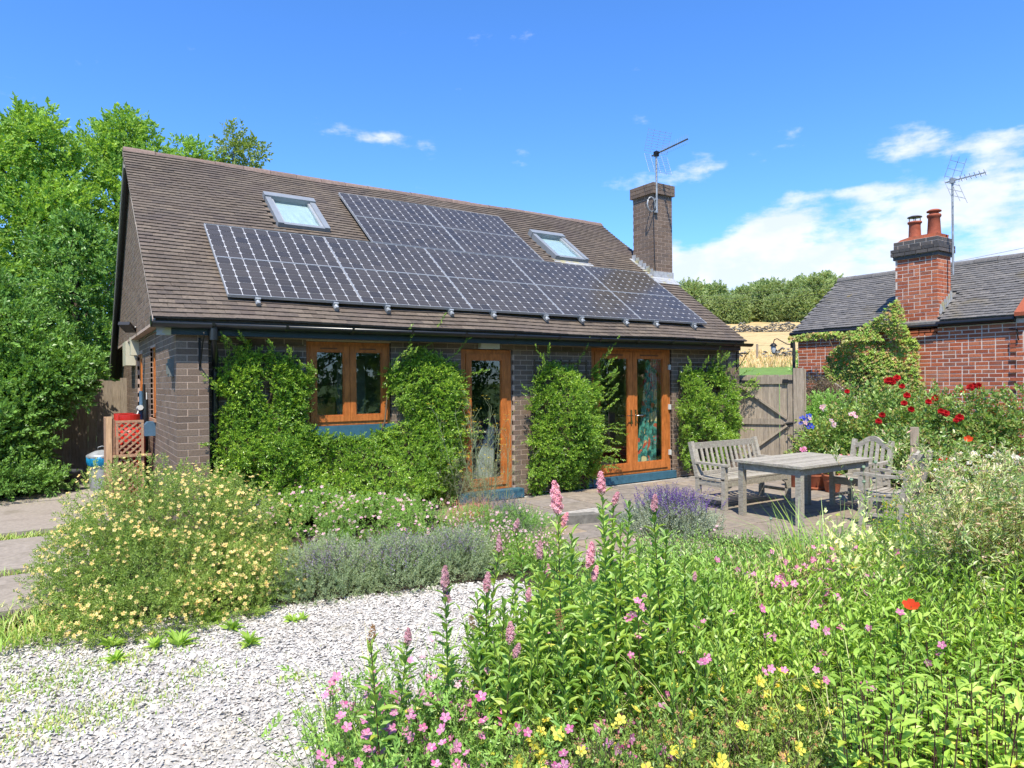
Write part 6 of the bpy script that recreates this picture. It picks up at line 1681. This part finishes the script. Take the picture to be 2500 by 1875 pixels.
PLM = [plume_mesh('plume', [P_plume], 420, 1, .110, .019), plume_mesh('plume', [P_plume], 300, 2, .085, .017), plume_mesh('plume', [P_plume], 240, 3, .072, .0155)]
PLB = [plume_mesh('dead_plume', [P_brown], 160, 4, .09, .017, BUD), plume_mesh('dead_plume', [P_brown], 120, 5, .07, .013, BUD)]
sp_list = [  # view column, top of plume row, distance, plume kind, scale, words
    (1205, 1040, 2.95, 'p0', 1.25, 'tallest spiraea stem with a double pink plume left of the lavender'), (1300, 1020, 3.05, 'p1', 1.1, 'spiraea stem with a bright pink plume in front of the french door step'),
    (1412, 1068, 3.15, 'p1', .9, 'spiraea stem with a pink plume rising before the purple lavender'), (961, 1222, 3.0, 'p0', .95, 'lone spiraea stem with a pale pink plume over the white gravel'),
    (1050, 1238, 3.15, 'p1', 1.0, 'spiraea stem with a short plume, second from the gravel'), (1165, 1170, 3.3, 'p1', 1.0, 'spiraea stem with a plump pink plume above the lower landing'),
    (1078, 1158, 3.4, 'p1', .9, 'slender spiraea stem whose small plume stands beside the lavender corner'), (1272, 1172, 2.85, 'p0', .95, 'spiraea stem with a plume fading to buff in the centre'),
    (1112, 1120, 3.9, 'p2', 1.0, 'distant spiraea stem with a small curled pink plume'), (880, 1355, 2.9, 'p2', 1.0, 'short spiraea stem bending left over the gravel with a faded plume'),
    (800, 1352, 2.65, 'b1', 1.0, 'leftmost spiraea stem, seeded brown tip, standing on the gravel edge'), (1212, 1318, 2.75, 'b0', 1.0, 'spiraea stem topped by a dry brown seed plume'),
    (1102, 1345, 2.75, 'p2', 1.15, 'spiraea stem with a broad half faded plume among yellowing leaves'), (1182, 1215, 3.1, 'p2', .9, 'spiraea stem with a small pale plume tucked behind the dry one'),
    (1140, 1270, 3.0, 'p2', .8, 'spiraea stem with a leaning magenta plume'), (1020, 1330, 2.95, 'b1', .9, 'spiraea stem with a thin brown seed head near the gravel'),
    (1325, 1060, 3.2, 'p2', .9, 'spiraea stem with a small greyish pink plume right of the tall pair'), (1500, 1235, 3.2, 'p2', .6, 'spiraea stem with tiny pink buds among the phlox')]
rr0 = np.random.default_rng(300)
extra = [(x, y, D_) for x, y, D_ in ((1180, 1200, 3.0), (1235, 1150, 3.1), (1340, 1130, 3.1), (1380, 1180, 3.0), (1440, 1150, 3.2), (1260, 1260, 2.9), (1330, 1240, 2.95), (1400, 1270, 2.9), (1090, 1300, 3.05), (1150, 1330, 2.9), (1480, 1200, 3.3), (1300, 1110, 3.3), (1030, 1290, 3.2), (1460, 1290, 3.0), (1230, 1220, 3.2), (1110, 1250, 3.3), (1530, 1240, 3.4), (1360, 1090, 3.5))]
for k, rec in enumerate(sp_list + [(x, y, d, None, 1, 'leafy spiraea stem without a plume among the flowering ones') for x, y, d in extra]):
    xd, yd, D_, kind, sc, lab = rec; topp = at(xd, yd, D_); base = np.array([topp[0] + rr0.normal(0, .06), topp[1] + rr0.normal(0, .05), -.15])
    t = thing('spiraea', lab, 'spiraea', tuple(base), group=None if kind else 'leafy spiraea stems'); L = .16 if kind else 0
    if kind: L = {'p0': .110, 'p1': .085, 'p2': .072, 'b0': .09, 'b1': .07}[kind] * sc
    H = topp[2] + .15 - L; dx_, dy_ = topp[0] - base[0], topp[1] - base[1]
    path = np.array([[(dx_ * f ** 1.5, dy_ * f ** 1.5, H * f) for f in np.linspace(0, 1, 7)]]); leafobj('stem', stem_mesh(path, .0042, .0022), [m_greenstem if k % 2 else m_redstem], t, False)
    nl = int(H / .019)
    for j in range(nl):
        f = .22 + .78 * j / nl; a = j * 2.4 + k; p = along(path, np.array([[f]]))[0, 0]; e = .25 + .75 * f ** 2 + rr0.normal(0, .15); d = Vector((math.cos(a) * math.cos(e), math.sin(a) * math.cos(e), math.sin(e)))
        q = d.to_track_quat('Y', 'Z').to_euler(); s = .104 * rr0.uniform(.7, 1.15) * (1 - .45 * f ** 3); yl = LF6y if (rr0.random() < .10 and f < .6) else LF6
        link('leaf', yl, t, loc=tuple(p), rot=q, scale=(s * .36, s, s))
    if kind:
        me = (PLM if kind[0] == 'p' else PLB)[int(kind[1])]; top_ = path[0, -1]
        link('plume' if kind[0] == 'p' else 'dead_plume', me, t, loc=tuple(top_), rot=(rr0.normal(0, .12), rr0.normal(0, .12), k), scale=(sc,) * 3)
        if kind == 'p0' or sc > 1.1: link('side_plume', PLM[2], t, loc=(top_[0] + .02, top_[1], top_[2] - .06), rot=(.25, .3, k), scale=(.9,) * 3)
# shared undergrowth of spiraea shoots
drift('spiraea_thicket', 'thicket of young leafy spiraea shoots below the pink plumes', 'spiraea', (1060, 1560), (2.75, 3.7), 560, .80, [m_greenstem, L_spir], 301, 20, .075, .34, LEAF2, .25, e0=1.0, e1=.3, r0=.003)

# ---- variegated willow, right edge
wl = thing('willow', 'variegated willow with pink and cream tipped leaves at the right edge', 'willow', tuple(gnd(2170, 4.0))); r = np.random.default_rng(310)
P0 = r.normal(0, .13, (260, 3)) * [1, 1, 0]; a = r.uniform(0, 6.28, 260); H = r.uniform(.75, 1.45, 260); path = stems(P0, H, .58, 7, r=r); leafobj('stems', stem_mesh(path, .003, .0012), [m_twig], wl)
ps = [stem_leaves(path, 40, .044, .32, LEAF2, .9, .3, .3, 1.0, True, r)]; P = along(path, r.uniform(.35, 1, (260, 9))).reshape(-1, 3); ps.append(scatter_sprigs(P, r.normal(0, .6, (len(P), 3)) + [0, 0, .5], .12, [sprig(13, 1, .32, .32, .9, s, LEAF2, .008) for s in (1, 2)], .4, r)); ps[-1] = (ps[-1][0], ps[-1][1], ps[-1][2] * 0)
leafobj('foliage', ps, [L_will], wl)
w2 = dup(wl, tuple(gnd(2290, 3.8)), 1.1, .95, 'second clump of pink tipped willow running out of the right edge')
# cream and white heads behind the willow
drift('achillea', 'flat creamy white flower heads behind the willow', 'flower', (2060, 2190), (5.6, 6.3), 60, 1.0, [m_greenstem, L_geran], 311, 8, .05, .2, LEAF2, .3, FL5, .028, [P_white, P_gold], 110, 60)
drift('phlox_flower', 'magenta pink flower trusses at the far right', 'flower', (2130, 2215), (5.0, 5.6), 24, .92, [m_greenstem, L_geran], 312, 8, .06, .3, LEAF2, .3, FL5, .022, [P_pink, P_palepink], 50, 50)

# ---- poppies: grey green seed heads, red flowers, pale yellowing plant
pop = [(1213 / 6.144, 565 / 6.144, 5.0), (1035 / 6.144, 640 / 6.144, 4.9), (850 / 6.144, 828 / 6.144, 4.7), (1040 / 6.144, 858 / 6.144, 4.8), (683 / 6.144, 1080 / 6.144, 4.5)]
head_me = MB().lathe((0, 0, 0), [(0, 0), (.35, .03), (.72, .35), (.80, .75), (.62, 1.08), (.3, 1.2), (.55, 1.28), (.72, 1.36), (.5, 1.42), (0, 1.40)], 12).mesh('seed_head', P_head)
words = ['highest poppy seed head, seen against the arched chair', 'poppy seed head over the chair arm left of the highest', 'poppy seed head in front of the chair legs', 'small poppy seed head below the chair arm', 'lowest grey green poppy seed head over the table shadow']
for k, (a, b, D_) in enumerate(pop + [((1440 - 1769) / 6.144 - 0, 1280 / 6.144 - 0, 4.3)]):
    p = at((1940 + a) / 1.130199, (1040 + b) / 1.130199, D_) if k < 5 else at(1665, 1098 + 25, 4.4); g_ = np.array([p[0] + .02, p[1] - .02, -.15])
    t = thing('poppy', words[k] if k < 5 else 'single small round green poppy bud on a bent stalk beside the lavender', 'poppy', tuple(g_)); pt = p - g_
    leafobj('stem', stem_mesh(np.array([[(0, 0, 0), (.01, .02, pt[2] * .4), (pt[0] + .015, pt[1], pt[2] * .8), (pt[0], pt[1], pt[2])]]), .0028, .002), [m_palestem], t, False)
    link('seed_head', head_me, t, loc=tuple(pt), scale=(.016 if k < 4 else .013,) * 3)
drift('opium_poppy', 'pale yellow green frilly poppy plant going over in front of the armchairs', 'poppy', (1835, 1915), (3.9, 4.4), 60, .92, [m_palestem, leafmat('pale_poppy_leaf', [(.42, .50, .17), (.50, .52, .22), (.34, .46, .16)], .35)], 320, 12, .095, .5, LOBE, .3)
PF = flower(5, 1.05, .75, False); red_me = npmesh('poppy_flower', PF[0], PF[1], [P_poppy], PF[2])
for (xd, yd, D_, lab, s) in ((1968, 1312, 3.0, 'orange red poppy open among the phlox at the right', .034), (2130, 1083, 4.2, 'red poppy hanging in the middle of the willow', .030), (2092, 950, 6.0, 'orange poppy low among the roses', .035), (2140, 1150, 4.1, 'small scarlet poppy below the one in the willow', .014)):
    p = at(xd, yd, D_); g_ = np.array([p[0], p[1], -.15]); t = thing('red_poppy', lab, 'poppy', tuple(g_)); H = p[2] + .15
    leafobj('stem', stem_mesh(np.array([[(0, 0, 0), (.02, .01, H * .5), (0, 0, H)]]), .0022, .0018), [m_greenstem], t, False)
    link('flower', red_me, t, loc=(0, 0, H), rot=Vector((CAM[0] - p[0], CAM[1] - p[1], 4.5)).to_track_quat('Z', 'Y').to_euler(), scale=(s, s * .85, s * .9))

# ---- weeds and moss on the gravel and drive
def weed(p, s, seed, label, mat=None):
    r = np.random.default_rng(seed); t = thing('weed', label, 'weed', (p[0], p[1], -.145)); n = 26; a = r.uniform(0, 6.28, n); e = r.uniform(.15, 1.2, n)
    Y = np.stack([np.cos(a) * np.cos(e), np.sin(a) * np.cos(e), np.sin(e)], 1); X, Y, Z = frame(Y, r.normal(0, .3, n)); leafobj('leaves', inst(LEAF6, Y * .01, X, Y, Z, s * .28 * r.uniform(.7, 1.2, n), s * r.uniform(.5, 1.1, n)), [mat or L_light], t); return t


for k, (x, y, s, lab) in enumerate([(386, 1318 + 80, .13, 'dock like weed with a reddish leaf on the gravel'), (540, 1395, .11, 'bright green weed rosette alone on the gravel'), (500, 1362, .10, 'weed at the foot of the cream flowered bush'), (335, 1402, .10, 'upright green weed at the edge of the gravel'),
                                     (632, 1345, .08, 'small weed on the gravel before the catmint'), (560, 1330, .07, 'tiny weed between bush and catmint'), (460, 1345, .12, 'leafy weed under the front of the bush'), (240, 1400, .10, 'weed tuft on the mossy gravel'), (250, 1430, .09, 'weed in the moss patch left of the dock'), (655, 1340, .06, 'thin seedling right of the small weed')]):
    q = CAM + (np.array(at(x, y, 1)) - CAM) * ((CAM[2] + .15) / (CAM[2] - at(x, y, 1)[2])); weed(q, s, 400 + k, lab)
r = np.random.default_rng(420); Q = np.concatenate([r.normal(0, 1, (n_, 2)) * s + c for c, s, n_ in (((-1.25, -3.2), (.28, .16), 800), ((-.95, -3.75), (.30, .12), 800), ((-1.5, -3.9), (.35, .12), 600), ((-.75, -3.0), (.3, .12), 600), ((-1.7, -2.6), (.3, .25), 1100), ((-.3, -3.5), (.15, .08), 150), ((.15, -3.95), (.08, .05), 80))])
mo = link('gravel_moss', npmesh('gravel_moss', *blades(to3(Q, -.148), r.uniform(.012, .045, len(Q)), .0035, .8, 3, r)[:2], [L_grass])); tag(mo, 'thin patches of moss and fine grass growing through the white gravel', 'moss', kind='stuff')
Q = np.concatenate([np.stack([r.uniform(-4.5, -1.0, 2600), r.uniform(1.22, 1.60, 2600)], 1), np.stack([r.uniform(-4.5, -1.0, 1000), r.uniform(-.53, -.37, 1000)], 1), np.stack([r.uniform(-3.2, -1.05, 3600), r.uniform(-2.5, -1.55, 3600)], 1), np.stack([r.uniform(-4.5, -.9, 1500), r.uniform(3.8, 4.6, 1500)], 1)])
dg = link('drive_grass', npmesh('drive_grass', *blades(to3(Q, -.10), r.uniform(.04, .16, len(Q)), .005, .8, 4, r)[:2], [L_grass])); tag(dg, 'grass growing in the joints of the concrete drive', 'grass', kind='stuff')

X, Y, Z = frame(LIT[1]); V, F, Mi = inst(LEAF2, LIT[0], X, Y, Z, .008, r.uniform(.012, .032, len(LIT[0]))); o = link('fallen_leaves', npmesh('fallen_leaves', V, F, [leafmat('dead_leaf', [(.22, .14, .07), (.30, .22, .11), (.18, .20, .08)], .1)])); tag(o, 'dry fallen leaves and twigs scattered over the white gravel', 'leaves', kind='stuff')

# ================================================================== FAR HILLSIDE
r = np.random.default_rng(500)
P_, D_ = [], []; T = 3
protos = []
for s_ in range(3):
    t = thing('woodland_tree', 'leafy tree in the wood along the top of the far field', 'tree', (0, 0, 0), group='trees of the wood beyond the field'); ps = []
    for k in range(14):
        a = k * 2.4; f = .12 + .8 * k / 14; rad = 3.1 * math.sin(math.pi * (.15 + .75 * f)) ** .6; c = (rad * .6 * math.cos(a), rad * .6 * math.sin(a), 9.5 * f); b = r.uniform(1.4, 2.1)
        P, D = ellipsoid_pts(215, c, (b, b, b * .85), 500 + k + s_ * 20, .35, 2, .6, r=r); ps.append(scatter_sprigs(P, D + [0, 0, .3], 1.3, SP_TREE, .6, r))
    leafobj('crown', ps, [L_wood, m_bark], t); w = MB(); w.tube([(0, 0, -.5), (0, .1, 3), (.1, 0, 7)], [.3, .22, .1], 6); w.build('trunk', m_bark, t); protos.append(t)
nrmv = np.array([.81, .585]); perp = np.array([.585, -.81]); C2 = np.array([-1.034, -8.265]); used = set()
for row, (s_, cnt) in enumerate(((121, 9), (127, 9), (135, 9), (146, 9))):
    for k in range(cnt):
        lat = -26 + 39 * (k + r.uniform(-.35, .35)) / cnt; s2 = s_ + r.uniform(-2, 2) - abs(lat) * .02
        xy = C2 + nrmv * s2 + perp * lat; z = float(gz(xy[0], xy[1])); sc = r.uniform(.44, .80) * (1 + max(0, lat) * .008) * (1 + row * .03); i = int(r.integers(0, 3))
        if i not in used: used.add(i); o = protos[i]; o.location = (xy[0], xy[1], z - .3); o.rotation_euler = (0, 0, r.uniform(0, 6)); o.scale = (sc,) * 3
        else: dup(protos[i], (xy[0], xy[1], z - .3), r.uniform(0, 6), sc)
# dry stone walls across the field
for lab, s_, lat0, lat1, gaps, hgt in (('long dry stone wall across the middle of the hay field', 98, -22, 14, (), .9), ('broken dry stone wall at the foot of the hay field', 57.5, -13, 9, ((-1.8, -.4),), .75)):
    c0 = C2 + nrmv * s_; t = thing('dry_stone_wall', lab, 'wall', (c0[0], c0[1], float(gz(*c0)))); bx = []
    for lat in np.arange(lat0, lat1, .21):
        if any(a < lat < b for a, b in gaps): continue
        hh = hgt * (1 + .25 * math.sin(lat * 1.3) + .15 * math.sin(lat * 3.1)) * (.55 if r.random() < .1 else 1)
        for z in np.arange(0, hh, .17):
            p = c0 + perp * lat; p = np.array([p[0], p[1], float(gz(*p)) + z]) - np.array(t.location); d = r.uniform(.8, 1.2); bx.append((p + r.normal(0, .06, 3), .19 * d))
    P = np.array([b[0] for b in bx]); S_ = np.array([b[1] for b in bx]); X, Y, Z = frame(r.normal(0, 1, (len(P), 3)) * [1, 1, .2]); V = P[:, None] + octa[None, :, 0:1] * (X * S_[:, None])[:, None] + octa[None, :, 1:2] * (Y * S_[:, None] * 1.3)[:, None] + octa[None, :, 2:3] * (Z * S_[:, None] * .7)[:, None]
    F = octf[None] + (np.arange(len(P)) * 6)[:, None, None]; o = link('stones', npmesh('stones', V.reshape(-1, 3), F.reshape(-1, 3), m_stonewall), t); o['kind'] = 'stuff'
for k, (s_, lat) in enumerate(((56, -.9), (55.5, 1.7), (58, -4.1), (57, 4.9))):
    xy = C2 + nrmv * s_ + perp * lat; t = thing('fence_post', 'thin wooden fence post standing in the rough grass of the field', 'post', (xy[0], xy[1], float(gz(*xy))), group='fence posts in the field'); MB().box(-.06, .06, -.06, .06, -.2, 1.35).build('shaft', m_fence, t)
# tufty field grass
n = 16000; s_ = r.uniform(48.5, 66, n); lat = r.uniform(-16, 12, n) * s_ / 55; xy = C2[None] + nrmv[None] * s_[:, None] + perp[None] * lat[:, None]; z = gz(xy[:, 0], xy[:, 1])
V, F, Mi = blades(np.concatenate([xy, z[:, None] - .05], 1), r.uniform(.25, .7, n) * np.where(s_ < 57, 1.1, .8), .035, .6, 3, r)
o = link('field_grass', npmesh('field_grass', V, F, [L_dry])); tag(o, 'long dry hay grass at the bottom of the far field', 'grass', kind='stuff')
bs = thing('far_bush', 'round green bush in front of the field beside the cottage', 'bush', tuple(np.append(C2 + nrmv * 46 + perp * 4.0, 1.9))); P, D = ellipsoid_pts(1600, (0, 0, .7), (1.9, 1.9, 1.3), 600, .35, 2.4, .6, lower=-.3, r=r); leafobj('foliage', scatter_sprigs(P, D + [0, 0, .4], .45, SP_TREE, .6, r), [L_geran, m_twig], bs)
# one tree beyond the cottage roof and overhead wires
dup(protos[1], (44, 4, 2.5), 2.0, .62, 'round green treetop behind the cottage chimney')
w = MB(); ow = thing('power_lines', 'three thin overhead wires crossing the sky behind the cottage', 'power line', (0, 0, 0))
for k, (dz_, D0) in enumerate(((0, 62), (-.45, 62), (-.85, 62))):
    a, b = at(1480, 640 + k * 8, 90), at(2400, 495 + k * 14, 38); pts = [tuple(a + (b - a) * f - np.array([0, 0, .9 * 4 * f * (1 - f)])) for f in np.linspace(0, 1, 20)]
    q = MB(); q.tube(pts, .011, 4, caps=False); q.build('wire', m_plastic, ow)
